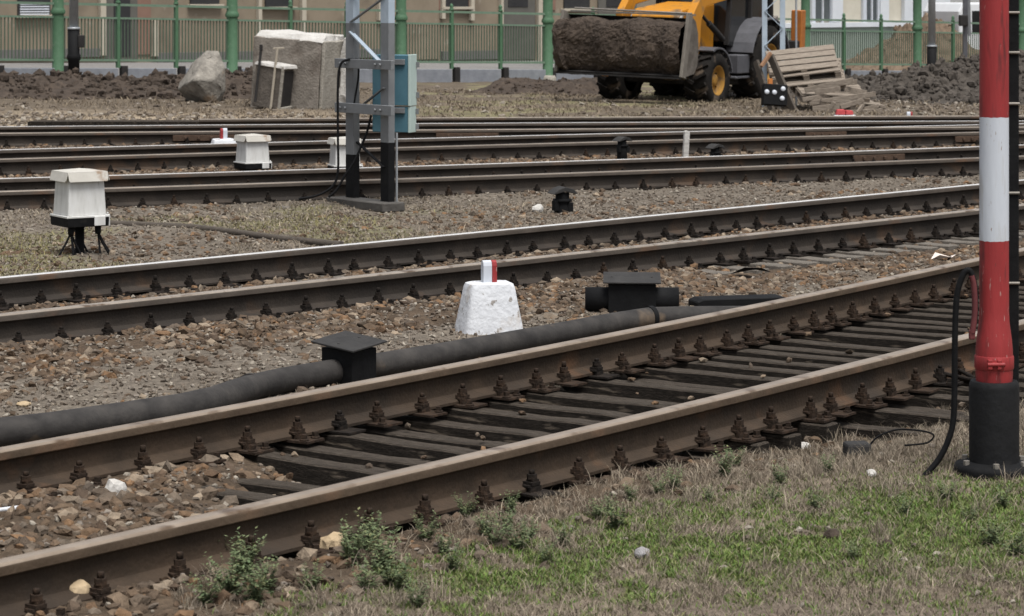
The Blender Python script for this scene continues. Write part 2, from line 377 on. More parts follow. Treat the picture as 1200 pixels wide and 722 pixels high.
def np_mesh(name, V, Fc, m, smooth_=False):
    me = bpy.data.meshes.new(name); k = Fc.shape[1]
    me.vertices.add(len(V)); me.vertices.foreach_set('co', V.astype(np.float32).ravel())
    me.loops.add(Fc.size); me.loops.foreach_set('vertex_index', Fc.astype(np.int32).ravel())
    me.polygons.add(len(Fc)); me.polygons.foreach_set('loop_start', np.arange(0, Fc.size, k, dtype=np.int32))
    me.polygons.foreach_set('use_smooth', np.full(len(Fc), smooth_))
    me.materials.append(m); me.update(calc_edges=True); me.validate()
    return me
gm_ = bpy.data.materials.new('yard_ground'); gm_.use_nodes = True
nt = gm_.node_tree; N = nt.nodes; L = nt.links; b = N['Principled BSDF']; b.inputs['Roughness'].default_value = .95; b.inputs['Specular IOR Level'].default_value = .15
at_ = N.new('ShaderNodeAttribute'); at_.attribute_name = 'earth'
tc = N.new('ShaderNodeTexCoord'); n1 = N.new('ShaderNodeTexNoise'); n1.inputs['Scale'].default_value = 28; n1.inputs['Detail'].default_value = 8; n1.inputs['Roughness'].default_value = .75
L.new(tc.outputs['Object'], n1.inputs['Vector'])
mr = N.new('ShaderNodeMapRange'); mr.inputs['From Min'].default_value = .3; mr.inputs['From Max'].default_value = .7; mr.inputs['To Min'].default_value = .45; mr.inputs['To Max'].default_value = 1.5
L.new(n1.outputs['Fac'], mr.inputs['Value'])
mx = N.new('ShaderNodeMix'); mx.data_type = 'RGBA'; mx.blend_type = 'MULTIPLY'; mx.inputs[0].default_value = 1
L.new(at_.outputs['Color'], mx.inputs[6]); L.new(mr.outputs['Result'], mx.inputs[7]); L.new(mx.outputs[2], b.inputs['Base Color'])
bp = N.new('ShaderNodeBump'); bp.inputs['Strength'].default_value = .9; bp.inputs['Distance'].default_value = .02
n2 = N.new('ShaderNodeTexNoise'); n2.inputs['Scale'].default_value = 45; n2.inputs['Detail'].default_value = 6; L.new(tc.outputs['Object'], n2.inputs['Vector'])
L.new(n2.outputs['Fac'], bp.inputs['Height']); L.new(bp.outputs['Normal'], b.inputs['Normal'])
gme = np_mesh('ground', np.stack([GX.ravel(), GY.ravel(), GZ.ravel()], -1), quads, gm_, True)
ca = gme.attributes.new('earth', 'FLOAT_COLOR', 'POINT')
ca.data.foreach_set('color', np.concatenate([ALB, np.ones((len(ALB), 1))], 1).astype(np.float32).ravel())
ground = tag(link('ground', gme), None, None, kind='structure')

# ------------------------------------------------------------------ loose stones (stuff)
def ico():
    bm = bmesh.new(); bmesh.ops.create_icosphere(bm, subdivisions=1, radius=1)
    V = np.array([v.co[:] for v in bm.verts]); Fc = np.array([[v.index for v in f.verts] for f in bm.faces]); bm.free(); return V, Fc
IV, IF = ico()
def stones(name, X, Y, size, m, label, sink=.25, zadd=None, flat=(.45, .8)):
    n = len(X); 
    j = 1 + rng.uniform(-.34, .30, (n, len(IV), 1)); V = IV[None] * j
    V = V * np.stack([rng.uniform(.8, 1.35, n), rng.uniform(.65, 1.0, n), rng.uniform(*flat, n)], -1)[:, None, :]
    q = rng.normal(size=(n, 4)) * np.array([2.2, .35, .35, 2.2]); q /= np.linalg.norm(q, axis=1)[:, None]
    w, x, y, z = q.T
    Rm = np.stack([np.stack([1-2*(y*y+z*z), 2*(x*y-z*w), 2*(x*z+y*w)], -1), np.stack([2*(x*y+z*w), 1-2*(x*x+z*z), 2*(y*z-x*w)], -1),
                   np.stack([2*(x*z-y*w), 2*(y*z+x*w), 1-2*(x*x+y*y)], -1)], 1)
    V = np.einsum('nij,nkj->nki', Rm, V) * (size / 2)[:, None, None]
    zz = zground(X, Y) + size * (.28 - sink) + (0 if zadd is None else zadd)
    V = V + np.stack([X, Y, zz], -1)[:, None, :]
    Fc = (IF[None] + (np.arange(n) * len(IV))[:, None, None]).reshape(-1, 3)
    me = np_mesh(name, V.reshape(-1, 3), Fc, m)
    return tag(link(name, me), label, None, kind='stuff')
def sample(n, d0, d1, um=.235):           # uniform points on the plan inside the view fan
    d = np.sqrt(rng.uniform(d0**2, d1**2, n)); return rng.uniform(-um, um, n) * d, d
def clear_rails(o, X, Y):
    ok = ~((o['B'] > -1.35) & (o['B'] < -.7) & (X > 1.3) & (rng.random(len(X)) < .80))
    for k in 'ABCDE':
        ok &= np.abs(np.abs(o[k]) - G / 2) > .085
    return ok
# coarse brown ballast
X, Y = sample(330000, 7.5, 36)
Z, o, px, py, t, n = zones(X, Y)
n1, n2 = fbm(X, Y, 1.1, 3, 55), fbm(X, Y, 3.5, 2, 56)
p = np.zeros(len(X))
p += Z['inA'] * (.42 * (1 - bare_bay(X)) + .05)
p += Z['AB'] * (smooth(-2.1 + 1.0 * (n1 - .5), -1.3, o['B']) * .75 * smooth(.25, .5, n2) + .03 + .75 * smooth(.0, .9, X - .15 * (Y - 14)) * smooth(-3.2, -2.2, o['B']) * smooth(.35, .55, n2))
p += Z['inB'] * .45
p += Z['BC'] * (smooth(1.9 + .8 * (n1 - .5), 1.0, o['B']) * .9 + .12 * smooth(.45, .6, n1))
p += Z['CDE'] * .55
p += Z['fore'] * (smooth(-1.45 - .5 * (n1 - .5), -1.0, o['A']) * (.26 * smooth(.6, -.7, X) + .06))
p += Z['back'] * smooth(1.6, .8, o['E']) * .35
keep = (rng.random(len(X)) < p) & clear_rails(o, X, Y)
keep &= rng.random(len(X)) < np.clip(1.15 - Y / 45, .3, 1)
X, Y = X[keep], Y[keep]
sz = np.clip(rng.lognormal(math.log(.044), .42, len(X)), .018, .085) * np.where(Y > 24, 1.15, 1)
stones('ballast_stones', X, Y, sz, M['stone'], 'loose brown and grey ballast stones lying between and beside the rails')
# fine gravel
X, Y = sample(420000, 7.5, 40)
Z, o, px, py, t, n = zones(X, Y)
n1 = fbm(X, Y, 1.5, 3, 61)
p = Z['AB'] * .8 + Z['BC'] * (.5 + .3 * smooth(500, 700, px)) + Z['inA'] * .4 + Z['fore'] * (.05 + .10 * smooth(.5, .65, n1)) + Z['CDE'] * .5 + Z['inB'] * .4
keep = (rng.random(len(X)) < p * np.clip(1.1 - Y / 50, .3, 1) * .55) & clear_rails(o, X, Y)
X, Y = X[keep], Y[keep]
stones('gravel_chips', X, Y, rng.uniform(.012, .034, len(X)), M['gravel'], 'fine pale gravel chips spread across the yard ground', sink=.1)
# rubble beyond the last track
X, Y = sample(30000, 34, 52)
Z, o, px, py, t, n = zones(X, Y)
p = Z['back'] * (smooth(430, 300, px) * smooth(8, 5, o['E']) * .8 + .05 + .18 * smooth(860, 1000, px))
keep = rng.random(len(X)) < p
X, Y = X[keep], Y[keep]
stones('rubble_bits', X, Y, rng.uniform(.04, .13, len(X)), M['gravel'], 'broken pale rubble and straw strewn beyond the last track', sink=.2, flat=(.25, .6))

# ------------------------------------------------------------------ grass (stuff)
def blades(name, X, Y, h, w, m, label, lean=.9, zoff=0):
    n = len(X); a = rng.uniform(0, 2 * math.pi, n); la = rng.uniform(0, 2 * math.pi, n); ln = h * rng.uniform(.1, lean, n)
    z = zground(X, Y) + zoff - .004
    P = np.stack([X, Y, z], -1); S = np.stack([np.cos(a), np.sin(a), np.zeros(n)], -1) * (w / 2)[:, None]
    Ld = np.stack([np.cos(la) * ln, np.sin(la) * ln, h], -1)
    mid = P + Ld * np.array([.4, .4, .62])
    V = np.stack([P - S, P + S, mid + S * .8, mid - S * .8, P + Ld], 1).reshape(-1, 3)
    b0 = (np.arange(n) * 5)[:, None]
    Fc = np.concatenate([b0 + np.array([0, 1, 2]), b0 + np.array([0, 2, 3]), b0 + np.array([3, 2, 4])])
    return tag(link(name, np_mesh(name, V, Fc, m)), label, None, kind='stuff')
X, Y = sample(420000, 7.6, 34)
X2, Y2 = sample(460000, 7.6, 13.5); X, Y = np.concatenate([X, X2[off('A', X2, Y2) < -.9]]), np.concatenate([Y, Y2[off('A', X2, Y2) < -.9]])
Z, o, px, py, t, n = zones(X, Y)
n1, n2 = fbm(X, Y, 1.3, 3, 91), fbm(X, Y, 7, 2, 92)
p = np.zeros(len(X))
p += Z['fore'] * (1 - .65 * green_mask(X, Y)) * smooth(-.85, -1.25, o['A'] - .5 * (n1 - .5)) * smooth(150, 480, px + 160 * (n2 - .5)) * (.4 + .6 * smooth(.40, .56, n2 * .5 + n1 * .5)) * (1 - .7 * smooth(690, 715, py) * smooth(650, 900, px))
p += Z['AB'] * smooth(-1.6, -2.4, o['B']) * (.15 + .5 * smooth(.45, .6, n1)) * smooth(1150, 900, px)
p += Z['BC'] * smooth(1.3, 2.2, o['B']) * smooth(.40, .58, n1) * smooth(760, 480, px) * .8
p += Z['inA'] * bare_bay(X) * .12 * smooth(.5, .65, n1)
keep = (rng.random(len(X)) < p * .9) & clear_rails(o, X, Y)
X, Y = X[keep], Y[keep]
blades('dry_grass', X, Y, rng.uniform(.008, .032, len(X)) * np.where(rng.random(len(X)) < .03, 2.3, 1), np.where(Y < 13.5, rng.uniform(.0016, .0038, len(X)), rng.uniform(.0028, .006, len(X))) * np.clip(Y / 11, 1, 2), M['dry'], 'matted dry tan grass between the near rail and the green turf', lean=1.6)
cxx, cyy = sample(900, 7.8, 13.5); kk = (off('A', cxx, cyy) < -.95) & (rng.random(900) < .55 * (1 - .5 * green_mask(cxx, cyy)))
cxx, cyy = np.repeat(cxx[kk], 38), np.repeat(cyy[kk], 38); nn_ = len(cxx)
blades('dry_tufts', cxx + rng.normal(0, .018, nn_), cyy + rng.normal(0, .025, nn_), rng.uniform(.025, .085, nn_), rng.uniform(.0015, .0035, nn_), M['dry'], 'taller dry grass tufts scattered over the foreground turf', lean=1.1)
X, Y = sample(760000, 7.6, 13)
g = green_mask(X, Y); keep = rng.random(len(X)) < g * .85 + .05 * (off('A', X, Y) < -1.6)
X, Y = X[keep], Y[keep]
blades('green_grass', X, Y, rng.uniform(.008, .026, len(X)), rng.uniform(.003, .0065, len(X)), M['green'], 'short green turf in the right foreground', lean=1.2)
X, Y = sample(60000, 17, 27, .24)
Z, o, px, py, t, n = zones(X, Y)
p = Z['BC'] * smooth(1.6, 2.4, o['B']) * smooth(.5, .62, fbm(X, Y, .9, 3, 21)) * smooth(560, 380, px)
keep = rng.random(len(X)) < p * .7; X, Y = X[keep], Y[keep]
blades('yellow_grass', X, Y, rng.uniform(.02, .05, len(X)), rng.uniform(.006, .011, len(X)), mat('yellow_green_grass', [(.14, .13, .05), (.22, .19, .09), (.17, .15, .085)], 20, .9, 0, island=True), 'thin yellowish grass on the strip beside the white relay box', lean=1.4)
X, Y = sample(120000, 35, 50, .22)
Z, o, px, py, t, n = zones(X, Y)
p = Z['back'] * (.12 + .5 * smooth(.4, .6, fbm(X, Y, .8, 3, 15))) * smooth(1, 2, o['E'])
keep = rng.random(len(X)) < p * .5; X, Y = X[keep], Y[keep]
blades('straw_tufts', X, Y, rng.uniform(.02, .07, len(X)), rng.uniform(.012, .022, len(X)), mat('straw', [(.11, .085, .06), (.22, .175, .125), (.15, .115, .08), (.27, .22, .155), (.08, .062, .046)], 20, .9, 0, island=True), 'flattened straw on the earth strip in front of the digger', lean=1.8)

# ------------------------------------------------------------------ railway tracks
PROF = [(0, 0), (25, -.5), (31, -3), (35, -9), (36, -16), (36, -37), (33, -41), (12, -51), (8.25, -60), (8.25, -125), (12, -136), (28, -145), (72, -157), (75, -160), (75, -172)]
PROF = [(x / 1000, z / 1000) for x, z in PROF] + [(-x / 1000, z / 1000) for x, z in PROF[::-1][:-1]]
def rail_mesh(k, o, X0, X1, org, mats, step=.4):
    xs = np.arange(X0, X1 + step, step); mb = MB(); n = len(PROF); vs = []
    for x in xs:
        p, a = track_pt(k, float(x), o)
        for u_, z in PROF: vs.append((p.x - org.x - math.sin(a) * u_, p.y - org.y + math.cos(a) * u_, z - org.z))
    mb.add(vs, []); mb.v = vs
    for i in range(len(xs) - 1):
        for j in range(n):
            j2 = (j + 1) % n
            mb.f.append((i * n + j, i * n + j2, (i + 1) * n + j2, (i + 1) * n + j))
            jj = min(j, n - 1 - j); mb.m.append(1 if jj < (2 if mats[1] is M['top_shiny'] else 3) else (2 if jj < 6 else 0)); mb.sm.append(True)
    mb.f.append(tuple(range(n))); mb.m.append(0); mb.sm.append(False)
    mb.f.append(tuple(range((len(xs) - 1) * n, len(xs) * n))); mb.m.append(0); mb.sm.append(False)
    me = mb.mesh('rail', mats + [M['headwarm'] if mats[0] is M['rail_rust_warm'] else M['headside']])
    me.set_sharp_from_angle(angle=R(35))
    return me
def fastening_mesh(seed):
    mb = MB(); rr = random.Random(seed); hv = rr.uniform(-.012, .006)
    mb.box((0, 0, -.1785), (.125, .35, .011))                        # rib plate (x along rail, y across)
    for s in (-1, 1):
        mb.box((0, s * .090, -.160), (.062, .018, .026))             # rib
        mb.box((0, s * .075, -.136), (.046, .05, .016))              # clip plate
        mb.box((.004, s * .077, -.122), (.034, .036, .010))          # spring washer
        mb.lathe([(.0205, -.116), (.0205, -.094)], (0, s * .077, 0), 6, False)
        mb.lathe([(.0115, -.094), (.0115, -.070 + hv), (.0095, -.067 + hv)], (0, s * .077, 0), 8)
        mb.box((rr.uniform(-.01, .01), s * .078, -.146), (.058, .034, .010), rz=rr.uniform(-.3, .3))
        for q in (-1, 1):
            if rr.random() < .3: continue
            mb.lathe([(.021, -.173), (.019, -.164)], (q * .040, s * .142, 0), 8)
            mb.box((q * .040, s * .142, -.154), (.021, .021, .022), rz=.4 * q)
    mb.xf(Matrix.Translation((0, 0, -.172)) @ Matrix.Diagonal((1, 1, rr.uniform(.80, .95), 1)) @ Matrix.Translation((0, 0, .172)))
    return mb.mesh('rail_fastening', M['fastwarm'] if seed >= 5 else M['fast'], bevel=0)
FAST = [fastening_mesh(k) for k in range(12)]
def tie_mesh(length, w, h, m, seed, shift=0):
    mb = MB(); n = 16; r = random.Random(seed); vs = []
    for i in range(n + 1):
        y = -length / 2 + length * i / n + shift
        a, b_ = [w / 2 * r.uniform(.92, 1.04) for _ in range(2)]; tz = r.uniform(-.006, .003)
        vs += [(-a, y, -h), (b_, y, -h), (b_ * .97, y, tz), (-a * .97, y, tz)]
    fs = [(0, 1, 2, 3), tuple(len(vs) - 4 + q for q in (3, 2, 1, 0))]
    for i in range(n):
        for j in range(4): fs.append((i * 4 + j, i * 4 + (j + 1) % 4, i * 4 + 4 + (j + 1) % 4, i * 4 + 4 + j))
    mb.add(vs, fs)
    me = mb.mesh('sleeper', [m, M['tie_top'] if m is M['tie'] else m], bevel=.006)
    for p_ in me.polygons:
        if p_.normal.z > .7: p_.material_index = 1  # upward faces take the paler colour, with top light painted in
    return me
def make_track(k, label, X0, X1, s0, pitch, tops, rustm, tmat, length=2.5, wt=.15, extra=None, ties_x=None, jitter=.012, skew=0.0):
    mid, a0 = track_pt(k, 0.0); root = thing('railway_track', label, 'railway track', mid)
    for o, tp in zip((-G / 2, G / 2), tops):
        link('rail', rail_mesh(k, o, X0, X1, mid, [rustm, tp]), root)
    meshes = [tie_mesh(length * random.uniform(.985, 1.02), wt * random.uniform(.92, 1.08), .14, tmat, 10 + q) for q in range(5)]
    # arc-length positions
    if ties_x is None:
        xs = np.linspace(X0, X1, 800); c = CURVE[k]; sl = np.polyval(np.polyder(c), xs)
        L_ = np.concatenate([[0], np.cumsum(np.sqrt(1 + sl[:-1]**2) * np.diff(xs))])
        ties_x = np.interp(np.arange(s0, L_[-1], pitch), L_, xs)
    for i, x in enumerate(ties_x):
        p, a = track_pt(k, float(x) + random.uniform(-jitter, jitter)); me = meshes[i % 5]
        if extra and extra(x): me = extra(x)
        t_ = link('sleeper', me, root, p - mid + Vector((0, 0, -.186 - (random.choice((0, .004, .008, .012, .02, .035)) if k == 'A' else 0))), a + skew + random.uniform(-.015, .015))
        for o in (-G / 2, G / 2):
            dz = -.186 - t_.location.z
            f = link('rail_fastening', random.choice(FAST[4:] if k == 'A' else FAST[:6]), t_); f.location = (0, o, .186 + dz); f.rotation_euler.z = random.choice((0, math.pi)) + random.uniform(-.10, .10); f.location.x = random.uniform(-.02, .02)
    return root
# near track: sleepers stand where their bolts were surveyed on the near rail
near_px = [-62, 25, 104, 194, 274, 352, 419, 486, 550, 611, 664, 710, 759, 805, 850, 890, 930, 960, 994, 1027, 1056, 1085, 1110, 1136, 1160, 1182, 1204, 1226, 1246]
SX = []
for x in near_px:
    y = np.interp(x, [0, 240, 300, 450, 600, 700, 785, 900, 1000, 1135, 1195, 1300], [657, 605, 590, 553, 523, 499, 479, 451, 426, 391, 375, 346]) if x >= 0 else 657 - x * .22
    p = gp(x, y, 0); c = CURVE['A']; s = np.polyval(np.polyder(c), p.x); SX.append(p.x - s / math.sqrt(1 + s * s) * G / 2)
for _k in range(22):
    SX.append(SX[-1] + .285 * (1 + random.uniform(-.12, .12)) * math.cos(math.atan(np.polyval(np.polyder(CURVE['A']), SX[-1]))))
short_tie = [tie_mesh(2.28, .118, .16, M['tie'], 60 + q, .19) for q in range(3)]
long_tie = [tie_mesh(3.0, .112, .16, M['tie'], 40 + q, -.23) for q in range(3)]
M['top_warm'] = mat('rail_top_warm', [(.22, .17, .125), (.36, .29, .225)], 4, .33, .08, .35, spots=[((.12, .08, .052), 5, .56, .12)])
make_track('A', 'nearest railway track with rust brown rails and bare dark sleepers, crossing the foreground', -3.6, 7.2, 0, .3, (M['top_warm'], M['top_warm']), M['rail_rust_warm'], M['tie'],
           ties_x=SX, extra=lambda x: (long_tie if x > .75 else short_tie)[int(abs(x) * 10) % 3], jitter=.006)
make_track('B', 'second railway track from the front, right behind the largest white concrete marker', -5.2, 7.0, .1, .295, (M['top_dull'], M['top_shiny']), M['rail_rust'], M['tie_grey'], length=2.42)
make_track('C', 'middle railway track passing just behind the steel mast foot', -7.0, 8.2, .1, .295, (M['top_dim'], M['top_shiny']), M['rail_rust'], M['tie_grey'])
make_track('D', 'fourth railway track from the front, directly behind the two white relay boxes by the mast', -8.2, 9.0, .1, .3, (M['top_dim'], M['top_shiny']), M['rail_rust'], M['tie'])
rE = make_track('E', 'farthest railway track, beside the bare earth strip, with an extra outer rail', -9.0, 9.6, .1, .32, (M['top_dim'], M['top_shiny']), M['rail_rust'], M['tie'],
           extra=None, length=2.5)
link('rail', rail_mesh('F', G / 2, -4.2, 9.6, Vector(rE.location), [M['rail_rust'], M['top_dim']]), rE)

M['fishplate'] = mat('rusty_fishplate', [(.048, .031, .021), (.085, .052, .034)], 12, .9, .3)
def fishplate(tr, k, px_, py_, o, ln):
    p = gp(px_, py_, -.06); X_ = p.x
    q_, a = track_pt(k, X_, o - .028); mb = MB(); mb.box((0, 0, 0), (ln, .022, .075))
    for x in (-.3, -.1, .1, .3): mb.lathe([(.02, 0), (.02, .03)], (x * ln, 0, 0), 6) if False else mb.box((x * ln, -.02, 0), (.035, .03, .035))
    f_ = mb.build('fishplate', M['fishplate'], tr, q_ - Vector(tr.location) + Vector((0, 0, -.085)), bevel=.004); f_.rotation_euler.z = a
TR = {o_.get('label', ''): o_ for o_ in COL.objects if o_.name.startswith('railway_track')}
def tr_of(w): return next(v for k_, v in TR.items() if w in k_)
fishplate(tr_of('farthest'), 'E', 540, 155, -G / 2, .8); fishplate(tr_of('fourth'), 'D', 985, 152, G / 2, .6); fishplate(tr_of('fourth'), 'D', 1108, 158, -G / 2, .6); fishplate(tr_of('middle'), 'C', 1063, 181, G / 2, .7); fishplate(tr_of('farthest'), 'E', 228, 160, -G / 2, .8)
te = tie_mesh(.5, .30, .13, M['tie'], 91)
for x in (48, 76, 103, 128, 154, 180, 204, 226):
    p = at(x, 141.5, 36.3); o_ = link('sleeper_end', te, None, (p.x, p.y, p.z), random.uniform(-.05, .05) - .05)
    tag(o_, 'short dark sleeper end in the row beyond the last track, lower left of the boulder', 'sleeper end', 'dark sleeper ends beyond the last track')

pts = []
for x in SX:
    if x < -.6: continue
    for _ in range(random.choice((1, 2, 3, 4))):
        p_, a_ = track_pt('A', x + random.uniform(-.02, .02), random.uniform(-.62, .62) if x < .8 or random.random() < .7 else random.uniform(-1.5, -.85)); pts.append((p_.x, p_.y))
pts = np.array(pts); stones('stones_on_sleepers', pts[:, 0], pts[:, 1], rng.uniform(.018, .05, len(pts)), M['stone'], 'small loose stones lying on the bare sleepers of the nearest track', sink=.05, zadd=-.190 - zground(pts[:, 0], pts[:, 1]))
# ------------------------------------------------------------------ pipe beside the near track
def pipe_pts(pp, r): return [gp(x, y, -.2 + r) for x, y in pp]
pr = .062
root = thing('black_pipe', 'thick black pipe lying along the far side of the nearest track', 'pipe', gp(400, 440))
o0 = Vector(root.location)
left = [p - o0 for p in pipe_pts([(-90, 524), (-20, 510), (60, 501), (150, 488), (215, 478), (250, 470), (278, 460), (300, 452.5)], pr + .004)]
mb = MB(); mb.tube(left, [pr * 1.08] * 6 + [pr * 1.05, pr * .98], 20); mb.build('pipe_section', M['pipe'], root)
right = [p - o0 for p in pipe_pts([(286, 456), (330, 446), (400, 434), (450, 427), (560, 408.5), (640, 394), (720, 379), (762, 372.5), (800, 371.5), (840, 371), (900, 371)], pr)]
mb = MB(); mb.tube(right, pr, 20); mb.build('pipe_section', M['pipe'], root)
def ring(c, ax, r, w):
    m_ = MB(); ax = Vector(ax).normalized(); m_.tube([Vector(c) - ax * w / 2, Vector(c) + ax * w / 2], r, 20); return m_
ring(right[7], right[8] - right[6], pr * 1.12, .03).build('clamp_band', M['black'], root)
ring((left[-1] + right[0]) / 2, left[-1] - left[-2], pr * 1.10, .022).build('pipe_collar', M['pipe'], root)
trk_ang = math.atan2(right[4].y - right[1].y, right[4].x - right[1].x)
def junction(loc, w, l, h, rz, label, lidw):
    root = thing('junction_box', label, 'junction box', loc, rz)
    mb = MB(); mb.box((0, 0, h / 2 - .06), (l, w, h + .08)); mb.build('box_body', M['black'], root, bevel=.004)
    mb = MB(); mb.box((0, 0, h + .008), (l + lidw, w + lidw, .010))
    for sx in (-1, 1): mb.lathe([(.008, .011), (.008, .017)], (sx * l * .42, 0, h), 8)
    rz3 = Matrix.Rotation(rz, 4, 'Z'); c_ = Matrix.Translation((0, 0, h + .014)); mb.xf(c_ @ rz3.inverted() @ Matrix.Rotation(R(8), 4, 'X') @ rz3 @ c_.inverted())
    mb.build('lid', M['lid'], root, bevel=.002)
    return root
pb = gp(409, 433.5, -.138)
junction((pb.x, pb.y, -.2), .215, .175, .195, trk_ang, 'small black junction box with flat lid straddling the thick black pipe', .075)
p2 = gp(741, 366)
jr = junction((p2.x, p2.y + .05, -.22), .20, .29, .215, trk_ang - R(52), 'black junction box on a short open ended pipe stub behind the nearest track', .06)
for s in (-1, 1):
    mb = MB(); mb.lathe([(.077, .12), (.077, .285), (.068, .285), (.066, .14)], n=20, caps=(0, 1)); mb.xf(Matrix.Translation((0, 0, .09)) @ Matrix.Rotation(s * math.pi / 2, 4, 'Y')); mb.build('pipe_stub', M['black'], jr)
ps = gp(868, 365); mb = MB()
mb.prism([(-.30, 0), (.30, 0), (.30, .062), (.26, .078), (-.26, .078), (-.30, .062)], -.09, .09, 'y')
tag(mb.build('trough_cover', M['black'], None, (ps.x, ps.y + .1, -.2), bevel=.006), 'low black trough cover lying behind the nearest track, right of the pipe', 'cover').rotation_euler.z = .25

# ------------------------------------------------------------------ white concrete markers
def make_marker(loc, rz, label):
    root = thing('track_marker', label, 'track marker', loc, rz, 'white marker stones with red and white pegs')
    mb = MB()
    lev = [(-.06, .19, .15), (.0, .182, .142), (.09, .165, .128), (.18, .148, .112), (.26, .136, .10), (.283, .128, .092), (.29, .115, .08)]
    n = 24; vs = []; fs = []
    for z, a, b_ in lev:
        for q in range(n):
            th = 2 * math.pi * q / n; e = .30
            vs.append((a * math.copysign(abs(math.cos(th))**e, math.cos(th)), b_ * math.copysign(abs(math.sin(th))**e, math.sin(th)), z))
    for i in range(len(lev) - 1):
        for q in range(n): fs.append((i * n + q, i * n + (q + 1) % n, (i + 1) * n + (q + 1) % n, (i + 1) * n + q))
    fs += [tuple(range(n - 1, -1, -1)), tuple(range((len(lev) - 1) * n, len(lev) * n))]
    mb.smooth = True; mb.add(vs, fs); me = mb.mesh('concrete_block', M['whitewash'], rough=.007, rs=14); me.set_sharp_from_angle(angle=R(40)); link('concrete_block', me, root)
    def peg(x0, x1, m):
        k = MB(); pts = [(-.026, .28), (.026, .28), (.026, .385), (.02, .405), (.008, .415), (-.008, .415), (-.02, .405), (-.026, .385)]
        k.prism(pts, x0, x1, 'x'); return k.build('peg', m, root, bevel=.003)
    pegw = peg(-.042, .010, M['white_paint']); pegr = peg(.0105, .040, M['red'])
    pegr['label'] = 'red half of the peg'
    return root
pm = gp(573, 392)
mk = make_marker((pm.x, pm.y + .12, -.205), R(18), 'nearest white concrete marker with red and white peg, standing beside the black pipe')
for (x, yb, dist, rz, lb) in ((262, None, 30.6, R(200), 'half hidden white marker with red sided peg, just left of a small relay box'),
                          (1066, 141, 37.6, R(0), 'white marker with red sided peg on the far right, beyond the last track')):
    c = copy_tree(mk); q = at(x, yb or 160, dist); c.location = (q.x, q.y, q.z - .29 if yb else -.30); c.rotation_euler.z = rz; c['label'] = lb
root = thing('broken_marker', 'low white block with crumbled red top in front of the pallets', 'track marker', (at(990, 140, 37.4).x, 37.4, at(990, 140, 37.4).z - .02))
mb = MB(); mb.box((0, 0, .02), (.33, .2, .13), taper=(.94, .9)); mb.build('white_block', M['whitewash'], root, bevel=.015, seg=2, rough=.006)
for q, (x, w, h) in enumerate(((-.07, .14, .08), (.05, .12, .07))):
    mb = MB(); mb.box((x, 0, .085 + h / 2), (w, .15, h), rz=.2 * q, taper=(.8, .8)); mb.build('red_chunk', M['plainred'], root, bevel=.012, rough=.01)

# ------------------------------------------------------------------ white relay boxes
def make_relay(loc, rz, label):
    root = thing('relay_box', label, 'relay box', loc, rz, 'white trackside relay boxes')
    w = .258; mb = MB()
    mb.box((0, 0, .435), (w * 1.17, w * 1.17, .30), taper=(.9, .9)); mb.build('housing', M['boxwhite'], root, bevel=.006)
    mb = MB(); mb.box((0, 0, .280), (w * 1.32, w * 1.32, .016)); mb.build('flange', M['boxwhite'], root, bevel=.003)
    mb = MB(); mb.box((0, 0, .238), (w * 1.26, w * 1.26, .066), taper=(1.03, 1.03)); mb.build('base_tray', M['black'], root, bevel=.004)
    mb = MB(); mb.box((w * .34, -w * .66 - .006, .247), (.022 + w * .25, .012, .07)); mb.box((w * .66 + .006, -w * .10, .247), (.012, w * .95, .088))
    for q in (-1, 0, 1): mb.lathe([(.008, 0), (.008, .012)], (w * .66 + .004, -w * .1 + q * .09, .293), 8)
    mb.build('cover_plate', M['boxwhite'], root, bevel=.003)
    # lid with turned-down flaps, notched at the corners
    mb = MB(); a = w * .61
    vs = [(-a, -a, .612), (a, -a, .612), (a, a, .612), (-a, a, .612), (0, 0, .632)]
    mb.add(vs, [(0, 1, 4), (1, 2, 4), (2, 3, 4), (3, 0, 4)])
    for q in range(4):
        m_ = Matrix.Rotation(q * math.pi / 2, 3, 'Z'); e = a - .012
        fl = [(-a, -a, .611), (a, -a, .611), (a - .004, -a - .018, .55), (e, -a - .02, .541), (-e, -a - .02, .541), (-a + .004, -a - .018, .55)]
        inn = [(x, y + .006, z) for x, y, z in fl]
        k = [m_ @ Vector(v) for v in fl + inn]; mb.add(k, [tuple(range(6)), tuple(range(11, 5, -1))] + [(i, i + 6, (i + 1) % 6 + 6, (i + 1) % 6) for i in range(6)])
    mb.build('lid', M['boxlid'], root)
    mb = MB(); mb.lathe([(.035, -.22), (.035, .21)], n=12); mb.lathe([(.07, .195), (.07, .206)], n=8); mb.build('post', M['black'], root)
    for q, (x, y) in enumerate(((-.11, -.10), (.10, -.11), (.02, .10))):
        mb = MB(); mb.lathe([(.020, .145), (.024, .16), (.024, .205)], (x, y, 0), 10)
        gland = mb.build('cable_gland', M['black'], root)
    rr = random.Random(5)
    ends = [((-.11, -.10), (-.24, -.26), .08), ((-.11, -.10), (-.02, -.12), .03), ((.10, -.11), (.0, -.24), .07), ((.10, -.11), (.36, -.14), .12), ((.02, .10), (-.14, .05), .04), ((-.11, -.10), (-.30, -.06), -.14), ((-.11, -.10), (.06, -.20), .10), ((.10, -.11), (.42, -.20), .04), ((.02, .10), (.16, -.02), .12)]
    for (a_, b_, bow) in ends:
        pts = []
        for i in range(9):
            f = i / 8; g_ = f**1.25
            pts.append((a_[0] + (b_[0] - a_[0]) * g_ + bow * math.sin(f * math.pi) * .5, a_[1] + (b_[1] - a_[1]) * g_, .16 - .39 * (1 - (1 - f)**1.7)))
        mb = MB(); mb.tube(pts, .0085, 6); mb.build('cable', M['black'], root)
    return root
q = gp(92, 297); relay = make_relay((q.x, q.y + .05, -.2), R(32), 'white relay box on a black post with dangling cables, nearest one at the left')
ztop = .632
